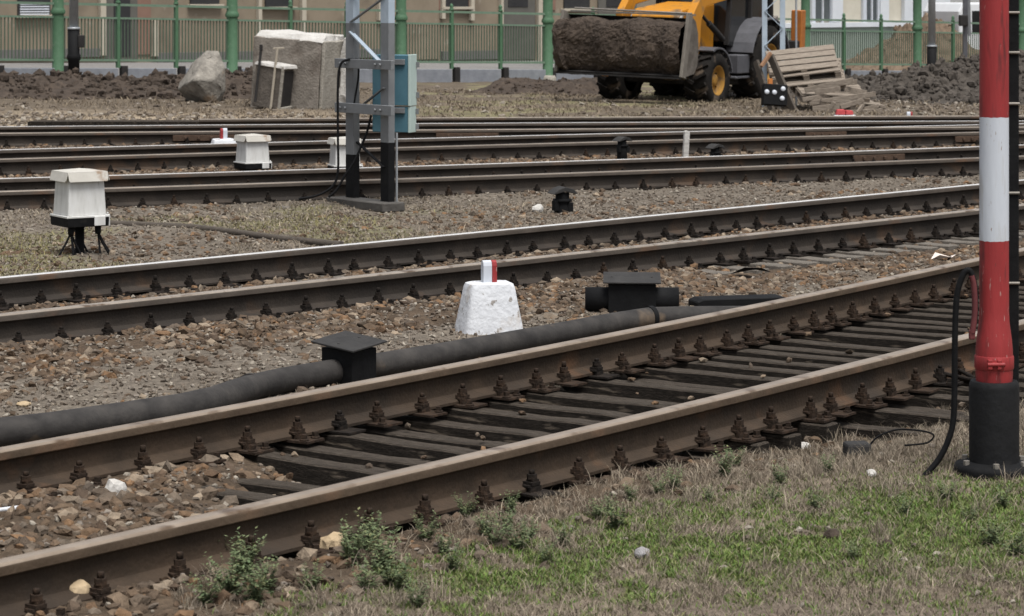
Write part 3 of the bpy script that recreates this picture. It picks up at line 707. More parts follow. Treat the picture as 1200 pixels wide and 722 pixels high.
for (x, ytop, dist, rz, lb) in ((296, 156.5, 27.6, R(30), 'white relay box between two tracks, left of the steel mast'), (404, 160.0, 27.6, R(18), 'white relay box partly hidden behind the steel mast legs')):
    c = copy_tree(relay); p = at(x, ytop, dist); c.location = (p.x, p.y, p.z - ztop * .88); c.rotation_euler.z = rz; c['label'] = lb
    c.scale = (.92, .92, .88)

hp = [gp(x, y, -.19) for x, y in ((128, 262), (175, 264), (232, 267), (280, 273), (330, 280), (400, 287))]; mb = MB(); mb.tube([p_ - hp[0] for p_ in hp], .028, 10)
tag(mb.build('old_hose', M['wooddark'], None, hp[0]), 'dark half buried hose on the gravel strip right of the nearest relay box', 'hose')
# ------------------------------------------------------------------ black bollards (buffer heads)
def make_stub(loc, rz, label):
    root = thing('cable_marker', label, 'cable marker', loc, rz, 'short black trackside marker posts with caps')
    mb = MB(); mb.lathe([(.075, -.14), (.07, .05), (.062, .10), (.062, .17)], n=14); mb.lathe([(.085, .09), (.085, .115)], n=14)
    mb.box((-.075, -.03, .06), (.05, .05, .09), rz=.3); mb.box((.06, -.05, .045), (.045, .05, .08), rz=-.4); mb.build('post', M['black'], root, bevel=.003)
    mb = MB(); mb.prism([(-.115, .165), (-.06, .205), (.0, .225), (.075, .205), (.115, .165), (.10, .160), (.0, .185), (-.10, .160)], -.085, .085, 'y'); mb.build('cap', M['lid'], root, bevel=.004)
    return root
q = gp(659, 249); st = make_stub((q.x, q.y, -.195), R(20), 'black capped marker post, largest one, in the gravel before the middle track')
for (x, yt, dist, sc, lb) in ((729, 160, 28.6, .82, 'black capped marker post standing left of the white stake'), (838, 168.5, 28.6, .82, 'black capped marker post sunk in ballast right of the white stake')):
    c = copy_tree(st); p = at(x, yt, dist); c.location = (p.x, p.y, p.z - .225 * sc); c.scale = (sc,) * 3; c.rotation_euler.z = R(35); c['label'] = lb
q = at(803, 153, 28.4); mb = MB(); mb.prism([(-.03, -.1), (.03, -.1), (.034, .29), (.0, .312), (-.028, .30)], -.022, .022, 'y')
tag(mb.build('white_stake', M['conctop'], None, (q.x, q.y, q.z - .31), bevel=.004), 'thin pale stake standing upright in the ballast between two tracks', 'stake').rotation_euler = (0, .05, .3)
q = gp(709, 221); mb = MB(); mb.lathe([(.035, -.1), (.035, .05), (.045, .052), (.045, .07), (.02, .085)], n=10)
tag(mb.build('cable_stub', M['black'], None, (q.x, q.y, -.19)), 'tiny black stub beside the middle track rail', 'stub')

# ------------------------------------------------------------------ signal mast with cabinets
mroot = thing('signal_mast', 'two legged steel lattice mast with black feet and grey blue upper legs', 'mast', gp(427, 229), 0)
base = Vector(mroot.location)
La = Vector(((410 - 600) / F * 23.35, 23.35, -.2)) - base; Lb = Vector(((451 - 600) / F * 22.9, 22.9, -.2)) - base
du = (Lb - La); du.z = 0; wleg = du.length; du.normalize(); dn = Vector((-du.y, du.x, 0)); ang = math.atan2(du.y, du.x)
def zat(y, p): return H - (y - YH) / F * (p.y + base.y) - base.z
for p in (La, Lb):
    yb, yg = (181, 82) if p is La else (167, 82)
    yg = 27
    for (z0, z1, mm, nm) in ((-.1, zat(yb, p), M['black'], 'lower_leg'), (zat(yb, p), zat(yg, p), M['mastgrey'], 'middle_leg'), (zat(yg, p), 5.2, M['mastblue'], 'upper_leg')):
        mb = MB(); w = .125
        mb.box((p.x, p.y, (z0 + z1) / 2), (w, .008, z1 - z0), rz=ang)                                # channel web
        for s in (-1, 1): mb.box((p.x + du.x * s * (w / 2 - .004) + dn.x * .034, p.y + du.y * s * (w / 2 - .004) + dn.y * .034, (z0 + z1) / 2), (.0075, .06, z1 - z0 - .0005), rz=ang)
        mb.build(nm, mm, mroot)
mb = MB(); c = (La + Lb) / 2; mb.box((c.x - .02, c.y, .03), (wleg + .36, .24, .08), rz=ang); mb.build('base_plate', M['basegrey'], mroot, bevel=.008)
for (ya, yb, ht) in ((74, 76, .085), (126, 129, .09)):
    z = (zat(ya, La) + zat(yb, Lb)) / 2; mb = MB()
    a_ = La - du * .15 - dn * .05; b_ = Lb + du * .20 - dn * .05
    mb.beam((a_.x, a_.y, z), (b_.x, b_.y, z), .04, ht)
    for p in (La, Lb):
        for s in (-1, 1):
            e = p + du * s * .04 - dn * .076; mb.tube([(e.x, e.y, z), (e.x - dn.x * .02, e.y - dn.y * .02, z)], .014, 6)
    mb.build('cross_bar', M['mastgrey'], mroot, bevel=.003)
def brace(xa, ya, xb, yb, m, w=.045):
    pa = at(xa, ya, La.y + base.y - .02) - base; pb_ = at(xb, yb, Lb.y + base.y - .02) - base
    mb = MB(); mb.beam(pa, pb_, .01, w, up=dn); mb.build('brace', m, mroot)
brace(411, 37, 447, 74, M['mastblue']); brace(411, 26, 452, -4, M['mastgrey'], .03); brace(411, -5, 450, -42, M['mastblue']); brace(411, -78, 450, -42, M['mastblue'])
brace(424, 124, 450, 103, M['mastgrey'], .03); brace(418, 166, 450, 196, M['black'], .03); brace(411, -78, 450, -120, M['mastblue'])
for zz in (2.6, 3.6, 4.6): 
    mb = MB(); mb.beam(La + Vector((0, 0, zz)), Lb + Vector((0, 0, zz)), .02, .05); mb.build('brace', M['mastblue'], mroot)
def wire(pp, d, r, parent, org, m=None, nm='cable'):
    pts = [at(x, y, dd_ if dd_ else d) - org for x, y, dd_ in pp]
    # Catmull-Rom smoothing
    out = []
    for i in range(len(pts) - 1):
        p0, p1, p2_, p3 = pts[max(i - 1, 0)], pts[i], pts[i + 1], pts[min(i + 2, len(pts) - 1)]
        for k in range(6):
            t_ = k / 6; out.append(.5 * ((2 * p1) + (p2_ - p0) * t_ + (2 * p0 - 5 * p1 + 4 * p2_ - p3) * t_**2 + (3 * p1 - p0 - 3 * p2_ + p3) * t_**3))
    out.append(pts[-1]); mb = MB(); mb.tube(out, r, 8); return mb.build(nm, m or M['black'], parent)
dl = La.y + base.y - .12
wire([(420, 70, 0), (408, 70, 0), (399, 76, 0), (396, 100, 0), (396, 160, 0), (396, 200, 0), (390, 218, 0), (372, 229, 0), (350, 233, 0)], dl, .011, mroot, base)
wire([(410, 71, 0), (419, 74, 0), (420, 90, 0), (416, 115, 0), (414, 130, 0)], dl, .009, mroot, base)
wire([(435, 135, 0), (430, 155, 0), (423, 172, 0), (415, 190, 0), (404, 206, 0), (395, 222, 0), (385, 231, 0)], dl - .08, .011, mroot, base)
# cabinets hang on the mast: things of their own
def cabinet(x0, x1, x2, yt, yb, d, label):
    # x0..x1 broad blue face, x1..x2 narrow pale side
    pc = at(x1, yb, d); s = d / F
    wl, ws, hh = (x1 - x0) * s, (x2 - x1) * s, (yb - yt) * s
    a_ = R(20)
    root = thing('control_cabinet', label, 'control cabinet', pc, 0, 'blue cabinets on the steel mast')
    L_, D_ = wl / math.cos(a_), ws / math.sin(a_) * 0.62
    m_ = Matrix.Rotation(-a_ + R(2), 3, 'Z')
    mb = MB(); mb.box(m_ @ Vector((-L_ / 2, D_ / 2, hh / 2)), (L_, D_, hh), M=m_); mb.build('housing', M['cabblue'], root, bevel=.006)
    mb = MB(); mb.box(m_ @ Vector((.012, D_ / 2, hh / 2)), (.022, D_ * 1.06, hh * 1.015), M=m_); mb.build('door', M['cabgreen'], root, bevel=.004)
    mb = MB()
    for fz in (.2, .8): mb.box(m_ @ Vector((.03, D_ * .98, hh * fz)), (.03, .03, .05), M=m_)
    mb.build('hinge', M['mastgrey'], root)
    mb = MB(); mb.box(m_ @ Vector((-L_ * .25, -.012, hh * .86)), (.12, .022, .05), M=m_); mb.build('bracket', M['mastgrey'], root, bevel=.003)
    return root
dc = Lb.y + base.y + .16
cabinet(436, 478, 490, 64.5, 124, dc, 'upper blue cabinet with pale green door hung on the steel mast')
cabinet(436, 478, 489, 125.5, 155.5, dc + .01, 'lower blue cabinet with pale green door under the taller one on the mast')
q = gp(464.5, 245); mb = MB(); mb.tube([(0, 0, -.1), (0, 0, .68)], .011, 8); tag(mb.build('conduit', M['lamp_grey'], None, (q.x, q.y + .05, -.2)), 'thin grey conduit rising from the ground to the lower mast cabinet', 'conduit')

# ------------------------------------------------------------------ red and white pole
q = gp(1165, 553); proot = thing('striped_pole', 'thick red and white banded pole on a black base at the right edge', 'pole', (q.x, q.y, -.2))
sc = q.y / F
def zpy(y): return H - (y - YH) * sc + .2
def band(nm, y0, y1, prof_r, m, n=56):
    z0, z1 = zpy(y0), zpy(y1)
    mb = MB(); mb.lathe([(r * sc, z0 + (z1 - z0) * f) for f, r in prof_r], n=n)
    if nm.endswith('band'):
        mb.v = [(x, y, z + (mnoise.noise(Vector((x * 60, y * 60, 3 + round(z, 2)))) * .0035 if min(abs(z - z0), abs(z - z1)) < 1e-4 and z > .3 else 0)) for x, y, z in mb.v]
    me = mb.mesh(nm, m); me.set_sharp_from_angle(angle=R(40)); return link(nm, me, proot)
band('red_lower_band', 447, 281.5, [(0, 21.0), (.04, 21.6), (.22, 21.6), (.30, 20.5), (.42, 17.8), (.5, 17.2), (1, 17.1)], M['red'])
band('white_band', 281.5, 137, [(0, 17.15), (1, 17.05)], M['white_paint'])
band('red_upper_band', 137, -90, [(0, 17.1), (1, 17.0)], M['red'])
band('white_band', -90, -250, [(0, 17.0), (1, 16.9)], M['white_paint'])
band('red_upper_band', -250, -420, [(0, 16.9), (.98, 16.8), (1, 10)], M['red'])
band('clamp_collar', 432, 416, [(0, 22.2), (.1, 22.9), (.9, 22.9), (1, 22.2)], M['red'])
mb = MB(); zc = zpy(424)
for x in (-9, 2): mb.box((x * sc, -22.5 * sc, zc), (5 * sc, 6 * sc, 11 * sc))
mb.tube([(-12 * sc, -24 * sc, zc), (8 * sc, -24 * sc, zc)], 2.6 * sc, 8); mb.build('collar_bolt', M['red'], proot, bevel=.001)
band('base_sleeve', 556, 446, [(0, 29), (.93, 29.2), (.97, 28.6), (1, 27)], mat('base_black', [(.006, .006, .0065), (.013, .013, .014)], 14, .7, .12, spec=.2, spots=[((.04, .037, .035), 5, .6, .16)]))
mb = MB(); mb.lathe([(46 * sc, -.04), (47 * sc, .018), (45 * sc, .034), (30 * sc, .045)], n=28); mb.build('base_flange', M['black'], proot)
for k in range(6):
    a_ = k * math.pi / 3 + .4; mb = MB(); mb.lathe([(.013, .034), (.013, .055)], (38 * sc * math.cos(a_), 38 * sc * math.sin(a_), 0), 6, False); mb.build('bolt', M['steel'], proot)
# black steel stile behind it
pq = Vector((q.x + 24.5 * sc, q.y + .05, -.2)); lroot = thing('black_post', 'narrow black steel post standing right behind the striped pole', 'post', pq)
mb = MB(); mb.box((0, 0, 1.55), (13.5 * sc, .03, 3.3)); mb.build('upright', M['black'], lroot, bevel=.004)
for y in (15, 62, 122, 227, 333):
    mb = MB(); z = zpy(y); mb.tube([(-9 * sc, -.02, z), (7 * sc, -.02, z)], .006, 8); mb.build('rung_clip', M['steel'], lroot)
mb = MB(); mb.beam((-8.5 * sc, 0, 0), (-8.5 * sc, 0, 3.2), .005, .005); mb.build('ground_wire', M['lamp_grey'], lroot)
# cable and conduit at its foot
croot = thing('power_cable', 'thick black cable arching out of the striped pole and into the grass', 'cable', gp(1080, 560))
o0 = Vector(croot.location); dd0 = q.y - .05
wire([(1140, 386, 0), (1143, 365, 0), (1142, 335, 0), (1138, 320, 0), (1133, 317, 0), (1127, 326, 0), (1121, 350, 0), (1119, 400, 0), (1118.5, 460, 0), (1116, 500, 0), (1104, 532, 0), (1088, 553, 0), (1074, 566, 0)], dd0, .0125, croot, o0, nm='cable_run')
wire([(1139.5, 390, 0), (1142.5, 365, 0), (1141.5, 336, 0), (1138.5, 323, 0)], dd0 - .004, .0125, croot, o0, M['redsleeve'], 'red_sleeve')
mb = MB(); e = at(1139, 392, dd0) - o0; mb.box(e, (.024, .024, .04)); mb.build('cable_clip', M['redsleeve'], croot, bevel=.004)
# small dark box with wire
q2 = gp(1006, 534); broot = thing('ground_box', 'small dark box half buried in dry grass with a thin wire loop', 'box', (q2.x, q2.y + .05, -.215))
mb = MB(); mb.box((0, 0, .025), (.105, .09, .075), rz=.15); mb.build('box_body', M['lid'], broot, bevel=.012, seg=2, rough=.004)
wire([(1020, 521, 0), (1030, 511, 0), (1052, 503.5, 0), (1080, 505, 0), (1094, 510, 0), (1086, 519, 0), (1060, 522, 0)], q2.y + .03, .004, broot, Vector(broot.location), nm='wire')
for (pts, r, lb) in (([(1062, 431), (1095, 436), (1143, 446)], .011, 'dark round rod reaching from the nearest track towards the striped pole'),
                     ([(1104, 420), (1121, 432), (1143, 444)], .010, 'thin slanting rod just above the round one beside the striped pole')):
    P = [gp(x, y, -.14) for x, y in pts]; o0 = P[0]; mb = MB(); mb.tube([p_ - o0 for p_ in P], r, 8); ob = mb.build('point_rod', M['fast'], None, o0)
    tag(ob, lb, 'rod')

# ------------------------------------------------------------------ fence
froot = thing('green_fence', 'long green metal fence with thick columns and thin bars on concrete slabs', 'fence', (FL[0], FL[1], 0))
fang = math.atan2(FDU[1], FDU[0])
def fpt(s, z=0, n=0): return Vector((FDU[0] * s + FNU[0] * n, FDU[1] * s + FNU[1] * n, z + float(fence_base(s / FLEN))))
def s_at(x):                              # distance along the fence of photo column x
    k = (x - 600) / F; return float((k * FL[1] - FL[0]) / (FDU[0] - k * FDU[1]))
cols_px = [68, 272, 470, 642, 796, 944, 1075]
S = [s_at(x) for x in cols_px]; mean = (S[-1] - S[0]) / 6
S = [S[0] - mean] + S + [S[-1] + mean, S[-1] + 2 * mean]
colm = MB(); colm.lathe([(.135, 0), (.135, .12), (.118, .14), (.118, 1.36), (.14, 1.37), (.15, 1.42), (.128, 1.46), (.115, 1.5), (.112, 3.0), (.15, 3.05), (.15, 3.1), (.02, 3.25)], n=18)
colme = colm.mesh('column', M['fence']); colme.set_sharp_from_angle(angle=R(40))
stm = MB(); stm.lathe([(.19, -.12), (.18, .10), (.14, .16)], n=12); stme = stm.mesh('column_foot', M['conclight'], rough=.015)
posm = MB(); posm.box((0, 0, .95), (.07, .07, 1.3)); posm.lathe([(.05, 1.6), (.055, 1.63), (.03, 1.66), (.045, 1.69), (.035, 1.73), (.01, 1.76)], n=10)
posme = posm.mesh('fence_post', M['fence'])
plm = MB(); plm.box((0, 0, .14), (.14, .13, .40)); plme = plm.mesh('plinth_post', M['chassis'], bevel=.01)
pc_ = {}
for i in range(len(S)):
    link('column', colme, froot, fpt(S[i]), fang); link('column_foot', stme, froot, fpt(S[i], 0, -.02))
    if i == len(S) - 1: break
    step = (S[i + 1] - S[i]) / 3
    for j in range(3):
        a_, b_ = S[i] + step * j, S[i] + step * (j + 1)
        if j: link('fence_post', posme, froot, fpt(a_), fang)
        link('plinth_post', plme, froot, fpt(a_ + .12, 0, -.02), fang)
        sl = (float(fence_base(b_ / FLEN)) - float(fence_base(a_ / FLEN)))
        mb = MB(); mb.hexa([Vector((x, y, z)) + Vector((0, 0, sl * (0 if x < .1 else 1))) for z in (-.15, .29) for x, y in ((.06, -.05), (step - .02, -.05), (step - .02, .05), (.06, .05))])
        link('plinth_slab', mb.mesh('plinth_slab', M['plinth'], bevel=.008), froot, fpt(a_), fang)
        mb = MB()
        nb = 18
        for q_ in range(1, nb):
            x = step * q_ / nb; zz = sl * q_ / nb
            mb.box((x, 0, .45 + .42 + zz), (.019, .019, .84 + .05))
        mb.build('bars', M['fencebar'], froot, fpt(a_)).rotation_euler.z = fang
        for zr, hh_ in ((.45, .045), (1.30, .04), (1.57, .05)):
            mb = MB(); mb.beam((0, -.012, zr), (step, -.012, zr + sl), .04, hh_); mb.build('rail_bar', M['fencelight'], froot, fpt(a_)).rotation_euler.z = fang

# ------------------------------------------------------------------ earth heaps
def heap(name, label, p0, p1, w, hfun, m, nx=90, ny=44, clod=.10, nclod=500, seed=0, m2=None):
    p0, p1 = Vector(p0), Vector(p1); ax = (p1 - p0); L_ = ax.length; ax.normalize(); nv = Vector((-ax.y, ax.x, 0))
    U, Vv = np.meshgrid(np.linspace(-.12, 1.12, nx), np.linspace(-1, 1, ny), indexing='ij')
    X = p0.x + ax.x * U * L_ + nv.x * Vv * w; Y = p0.y + ax.y * U * L_ + nv.y * Vv * w
    env = np.clip(1 - Vv**2, 0, 1)**1.3 * smooth(-.12, .1, U) * smooth(1.12, .9, U)
    hh = np.vectorize(hfun)(np.clip(U, 0, 1)) * env * (.55 + .9 * fbm(X, Y, 1.6, 3, seed)) + env * clod * (fbm(X, Y, 7, 3, seed + 9) - .45) * 1.6
    zz = zground(X, Y) + np.where(env > 0.01, hh, 0) - .05 * (env <= .01)
    V = np.stack([X, Y, zz], -1).reshape(-1, 3); idn = np.arange(nx * ny).reshape(nx, ny)
    Q = np.stack([idn[:-1, :-1], idn[1:, :-1], idn[1:, 1:], idn[:-1, 1:]], -1).reshape(-1, 4)
    T = np.concatenate([Q[:, [0, 1, 2]], Q[:, [0, 2, 3]]])
    # clods on the surface
    r_ = np.random.default_rng(seed + 3); n = nclod; uu, vv = r_.uniform(-.08, 1.08, n), r_.uniform(-.98, .98, n)
    iu = np.clip(((uu + .12) / 1.24 * (nx - 1)).round().astype(int), 0, nx - 1); iv = np.clip(((vv + 1) / 2 * (ny - 1)).round().astype(int), 0, ny - 1)
    sz = r_.lognormal(math.log(clod * .55), .5, n).clip(.02, .22)
    C = np.stack([X[iu, iv], Y[iu, iv], zz[iu, iv] + sz * .1], -1)
    CV = IV[None] * (1 + r_.uniform(-.35, .3, (n, len(IV), 1))) * r_.uniform(.6, 1.2, (n, 1, 3)) * (sz / 2)[:, None, None] + C[:, None, :]
    CF = (IF[None] + (np.arange(n) * len(IV))[:, None, None]).reshape(-1, 3) + len(V)
    me = np_mesh(name, np.concatenate([V, CV.reshape(-1, 3)]) - np.array([p0.x, p0.y, 0]), np.concatenate([T, CF]), m, False)
    return tag(link(name, me, None, (p0.x, p0.y, 0)), label, 'soil heap')
def P2(x, d): return ((x - 600) / F * d, d, 0)
heap('soil_heap', 'long low ridge of dark clods along the fence at the left', P2(-60, 44.5), P2(330, 46.8), 2.0, lambda u_: .26 + .05 * math.sin(u_ * 9), M['soil'], clod=.15, nclod=1500, seed=2)
heap('soil_heap', 'small dark soil bump below the fence beside the digger bucket', P2(585, 50), P2(705, 49), 1.3, lambda u_: .24, M['soil'], clod=.07, nclod=300, seed=12)
heap('soil_heap', 'large dark clod heap right of the pallets', P2(1000, 47.0), P2(1260, 51.0), 4.2, lambda u_: .08 + .70 * u_**.9, M['soil_grey'], clod=.22, nclod=2200, seed=22, nx=120, ny=70)
heap('soil_heap', 'brown earth mound standing behind the fence at the right', P2(990, 72), P2(1230, 72.5), 3.6, lambda u_: .15 + 1.25 * math.exp(-((u_ - .42) / .26)**2), M['soil_tan'], clod=.12, nclod=500, seed=31)

# ------------------------------------------------------------------ boulder
q = gp(236, 126); root_b = q
bs = q.y / F; bp_ = [(203, 104, .0), (206, 95, .12), (221, 76, .08), (238, 58, .14), (251, 59, .18), (261, 78, .05), (262, 106, .05), (253, 126, -.05), (227, 127, .22), (211, 114, .2),
  (229, 90, -.42), (249, 92, -.44), (250, 119, -.34), (216, 99, -.22), (238, 72, -.22), (225, 80, .6), (245, 70, .62), (255, 110, .6), (225, 120, .6)]
bm = bmesh.new()
for x, y, dep in bp_: bm.verts.new(((x - 236) * bs, dep, (127 - y) * bs))
h_ = bmesh.ops.convex_hull(bm, input=bm.verts); bmesh.ops.delete(bm, geom=[g_ for g_ in h_['geom_interior'] if isinstance(g_, bmesh.types.BMVert)], context='VERTS')
bmesh.ops.bevel(bm, geom=bm.edges[:], offset=.03, segments=2, affect='EDGES', profile=.5, clamp_overlap=True)
bmesh.ops.triangulate(bm, faces=bm.faces[:]); bmesh.ops.subdivide_edges(bm, edges=bm.edges[:], cuts=3)
for v in bm.verts: v.co += mnoise.noise_vector(v.co * 3) * .035 + mnoise.noise_vector(v.co * 9) * .016 + mnoise.noise_vector(v.co * 25) * .006
bmesh.ops.recalc_face_normals(bm, faces=bm.faces)
me = bpy.data.meshes.new('boulder'); bm.to_mesh(me); bm.free(); me.materials.append(M['boulder'])
for p_ in me.polygons: p_.use_smooth = True
me.set_sharp_from_angle(angle=R(28))
bo = link('boulder', me, None, (q.x, q.y + .3, -.24))
tag(bo, 'large pale angular boulder in front of the left fence', 'boulder')

# ------------------------------------------------------------------ broken concrete block with niche box and tools
q = gp(372, 131); croot = thing('concrete_block', 'big overturned concrete block with ragged pale top edge in front of the fence', 'concrete block', (q.x, q.y, -.2))
ca_ = R(-20); cm = Matrix.Rotation(ca_, 3, 'Z'); s_ = q.y / F
croot.rotation_euler = (0, R(3.5), ca_)
W = (372 - 290) * s_ / math.cos(ca_); Hh = (131 - 46) * s_; Dp = .95
def cbox(c, size, nm, m, taper=(1, 1), cut=5, rg=.018, rs=5, parent=croot, bv=.015, ry=0):
    mb = MB(); mb.box((0, 0, 0), size, taper=taper); me = mb.mesh(nm, m, bevel=bv, sub=cut, rough=rg, rs=rs)
    o_ = link(nm, me, parent, Vector(c)); o_.rotation_euler.y = ry; return o_
cbox((-W / 2, Dp / 2, Hh / 2 - .03), (W, Dp, Hh), 'block_body', M['conc'], rg=.02)
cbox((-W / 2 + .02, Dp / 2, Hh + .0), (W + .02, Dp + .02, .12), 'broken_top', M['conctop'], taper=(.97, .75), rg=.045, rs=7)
cbox((.035, Dp * .48, Hh / 2 - .03), (.06, Dp * .94, Hh * 1.0), 'side_wall', M['conclight'], rg=.012)
cbox((.16, Dp * .85, Hh / 2 + .02), (.20, .4, Hh * .95), 'broken_edge', M['conctop'], taper=(.6, .9), rg=.07, rs=6)
n_w = (350 - 303) * s_; n_h = .72
nroot = thing('concrete_pit', 'small pale rimmed concrete box leaning against the big concrete block', 'concrete box', Vector(croot.location) + cm @ Vector((-W * .60, -.20, .05)), ca_ + R(-6)); nroot.rotation_euler.y = R(7)
mb = MB(); mb.box((-.02, 0, n_h / 2), (n_w * .78, .36, n_h * .96)); link('pit_body', mb.mesh('pit_body', M['concdark'], bevel=.01, sub=3, rough=.01), nroot)
mb = MB(); mb.box((n_w * .375, 0, n_h * .5), (.03, .30, n_h * .78)); link('pit_opening_shade', mb.mesh('pit_opening_shade', M['chassis'], bevel=.004), nroot)  # solid dark panel: shade inside the opening is put in as colour
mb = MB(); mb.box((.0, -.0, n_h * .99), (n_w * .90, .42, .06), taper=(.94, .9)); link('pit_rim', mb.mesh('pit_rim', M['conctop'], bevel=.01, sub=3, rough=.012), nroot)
mb = MB(); mb.beam((n_w * .385, -.19, .02), (n_w * .385, -.19, n_h), .045, .04); mb.beam((n_w * .40, -.16, .03), (n_w * .40, .17, .05), .05, .05); link('pit_frame', mb.mesh('pit_frame', M['conclight'], bevel=.006), nroot)
def tool(x0, y0, x1, y1, d, m, nm, label, cat, handle):
    a_, b_ = at(x0, y0, d), at(x1, y1, d + .1); root = thing(nm, label, cat, a_)
    mb = MB(); mb.tube([(0, 0, -.05), b_ - a_], .022, 8); mb.build('shaft', m, root)
    mb = MB(); t_ = b_ - a_
    if handle: mb.beam(t_ - Vector((.07, 0, 0)), t_ + Vector((.11, .02, .01)), .035, .03)
    else: mb.box(t_ + Vector((0, 0, .03)), (.05, .05, .10))
    mb.build('grip', m, root, bevel=.005)
dt = nroot.location.y - .32
tool(317, 124, 325, 57, dt, mat('ash_wood', [(.25, .215, .17), (.33, .295, .24)], 8, .9, .2), 'shovel', 'pale wooden T handled shovel leaning on the small concrete box', 'shovel', True)
tool(299, 116, 306, 58, dt + .05, M['chassis'], 'iron_bar', 'dark iron bar leaning beside the pale shovel', 'bar', False)

# ------------------------------------------------------------------ lamp posts
def lamp_post(x, ybase, d, wpx, ysplit, label, boxed, bw):
    p = at(x, ybase, d); s = d / F; root = thing('lamp_post', label, 'lamp post', p, 0, 'grey lamp posts with black feet by the fence')
    hs = (ybase - ysplit) * s
    mb = MB(); mb.lathe([(bw * s / 2, -.3), (bw * s / 2, hs * .42), (bw * s * .60, hs * .45), (bw * s * .60, hs * .52), (bw * s / 2, hs * .55), (bw * s * .52, hs)], n=16); mb.build('black_foot', M['black'], root)
    mb = MB(); mb.lathe([(bw * s * .56, hs), (bw * s * .56, hs + .04)], n=16); mb.build('foot_ring', M['lamp_grey'], root)
    mb = MB(); mb.lathe([(wpx * s / 2, hs + .035), (wpx * s / 2 * .8, 4.6)], n=16); mb.build('shaft', M['lamp_grey'], root)
    mb = MB(); mb.box((0, 0, 4.66), (.5, .22, .1), taper=(.7, .6)); mb.build('lamp_head', M['lamp_grey'], root, bevel=.02)
    if boxed:
        mb = MB(); mb.box((bw * s * .68, -.02, hs * .78), (.11, .14, .24)); mb.build('switch_box', M['chassis'], root, bevel=.01)
lamp_post(86.5, 98, 49.3, 11, 34.5, 'grey lamp post with tall black foot and small box, in front of the left fence', True, 13.5)
lamp_post(1092, 97, 62.5, 9, 55, 'grey lamp post with short black foot right of the last fence column', False, 11)

# ------------------------------------------------------------------ slim lattice mast by the digger
p = at(906, 118, 43.2); sroot = thing('lattice_mast', 'slim blue grey lattice mast standing between the digger and the pallets', 'mast', (p.x, p.y, -.2)); s = 43.2 / F
for x in (-10, 11):
    mb = MB(); mb.box((x * s, 0, 2.5), (6 * s, .05, 5.2)); mb.build('leg', M['mastblue'], sroot)
zs = [.75 + .29 * k for k in range(15)]
for k in range(14):
    x0, x1 = (-10, 11) if k % 2 else (11, -10); mb = MB(); mb.beam((x0 * s, -.03, zs[k]), (x1 * s, -.03, zs[k + 1]), .012, .035, up=(0, 1, 0)); mb.build('brace', M['mastblue'], sroot)
p = at(933, 110, 43.4); mb = MB(); mb.tube([(0, 0, -.1), (0, 0, 3.6)], .018, 8); tag(mb.build('thin_rod', M['lamp_grey'], None, (p.x, p.y, -.2)), 'thin pale rod standing upright behind the pallets', 'rod')

# ------------------------------------------------------------------ backhoe loader
HA = R(30); rz = math.atan2(-math.cos(HA), -math.sin(HA))
BH = thing('backhoe_loader', 'yellow backhoe loader facing the tracks with a bucket full of dark soil', 'digger', (2.73, 45.95, -.30))
BH.rotation_euler = (R(3.2), 0, rz)          # leans on soft ground towards its left wheels
BH.rotation_mode = 'XYZ'
BH.rotation_euler.x = R(-1.6)
def bpart(mb, nm, m, parent=BH, **k): return mb.build(nm, m, parent, **k)
def wheel(x, y, r, w, side, rim_r):
    # axle along local y
    ty = MB(); prof = [(rim_r, -.46), (rim_r + .02, -.5), (r * .90, -.5), (r * .97, -.42), (r, -.25), (r, .25), (r * .97, .42), (r * .90, .5), (rim_r + .02, .5), (rim_r, .46)]
    ty.lathe([(a_, b_ * w) for a_, b_ in prof], n=32, caps=(0, 0))
    for k in range(18):                      # lugs
        for sd in (-1, 1):
            a_ = 2 * math.pi * (k + (.5 if sd > 0 else 0)) / 18; m_ = Matrix.Rotation(a_, 3, 'Z')
            ty.box(m_ @ Vector((r + .012, 0, sd * w * .24)), (.05, .055, w * .46), M=m_ @ Matrix.Rotation(sd * .5, 3, 'X'))
    rot = Matrix.Rotation(-math.pi / 2, 4, 'X'); ty.xf(rot)
    t_ = bpart(ty, 'wheel', M['tyre']); t_.location = (x, y, r - .0)
    rm = MB(); q_ = side
    rm.lathe([(rim_r, q_ * .47 * w), (rim_r * .93, q_ * .47 * w), (rim_r * .84, q_ * .28 * w), (rim_r * .45, q_ * .20 * w), (rim_r * .40, q_ * .34 * w), (rim_r * .18, q_ * .36 * w)], n=28, caps=(0, 1))
    rm.xf(rot); bpart(rm, 'rim', M['rim'], t_)
    hb = MB()
    for k in range(8):
        a_ = k * math.pi / 4; hb.lathe([(.018, q_ * .21 * w), (.018, q_ * .27 * w)], (rim_r * .6 * math.cos(a_), rim_r * .6 * math.sin(a_), 0), 6)
    hb.xf(rot); bpart(hb, 'wheel_nuts', M['chassis'], t_)
    return t_
wheel(0, .84, .50, .47, 1, .27); wheel(0, -.90, .50, .47, -1, .27)
wheel(-2.15, .84, .74, .54, 1, .38); wheel(-2.15, -.84, .74, .54, -1, .38)
mb = MB(); mb.box((0, 0, .5), (.22, 1.5, .2)); bpart(mb, 'axle', M['chassis'], bevel=.02)
mb = MB(); mb.box((-2.1, 0, .72), (.3, 1.4, .28)); bpart(mb, 'axle', M['chassis'], bevel=.02)
mb = MB(); mb.box((-1.35, 0, .82), (3.6, .72, .42)); mb.box((-1.2, .62, .62), (.75, .34, .5)); mb.box((-1.2, -.62, .62), (.75, .34, .5)); bpart(mb, 'chassis', M['chassis'], bevel=.03)
mb = MB(); mb.prism([(.42, 1.0), (.46, 1.62), (.30, 1.74), (-1.0, 1.86), (-1.0, 1.0)], -.48, .48, 'y'); bpart(mb, 'bonnet', M['yellow'], bevel=.04, seg=2)
mb = MB(); 
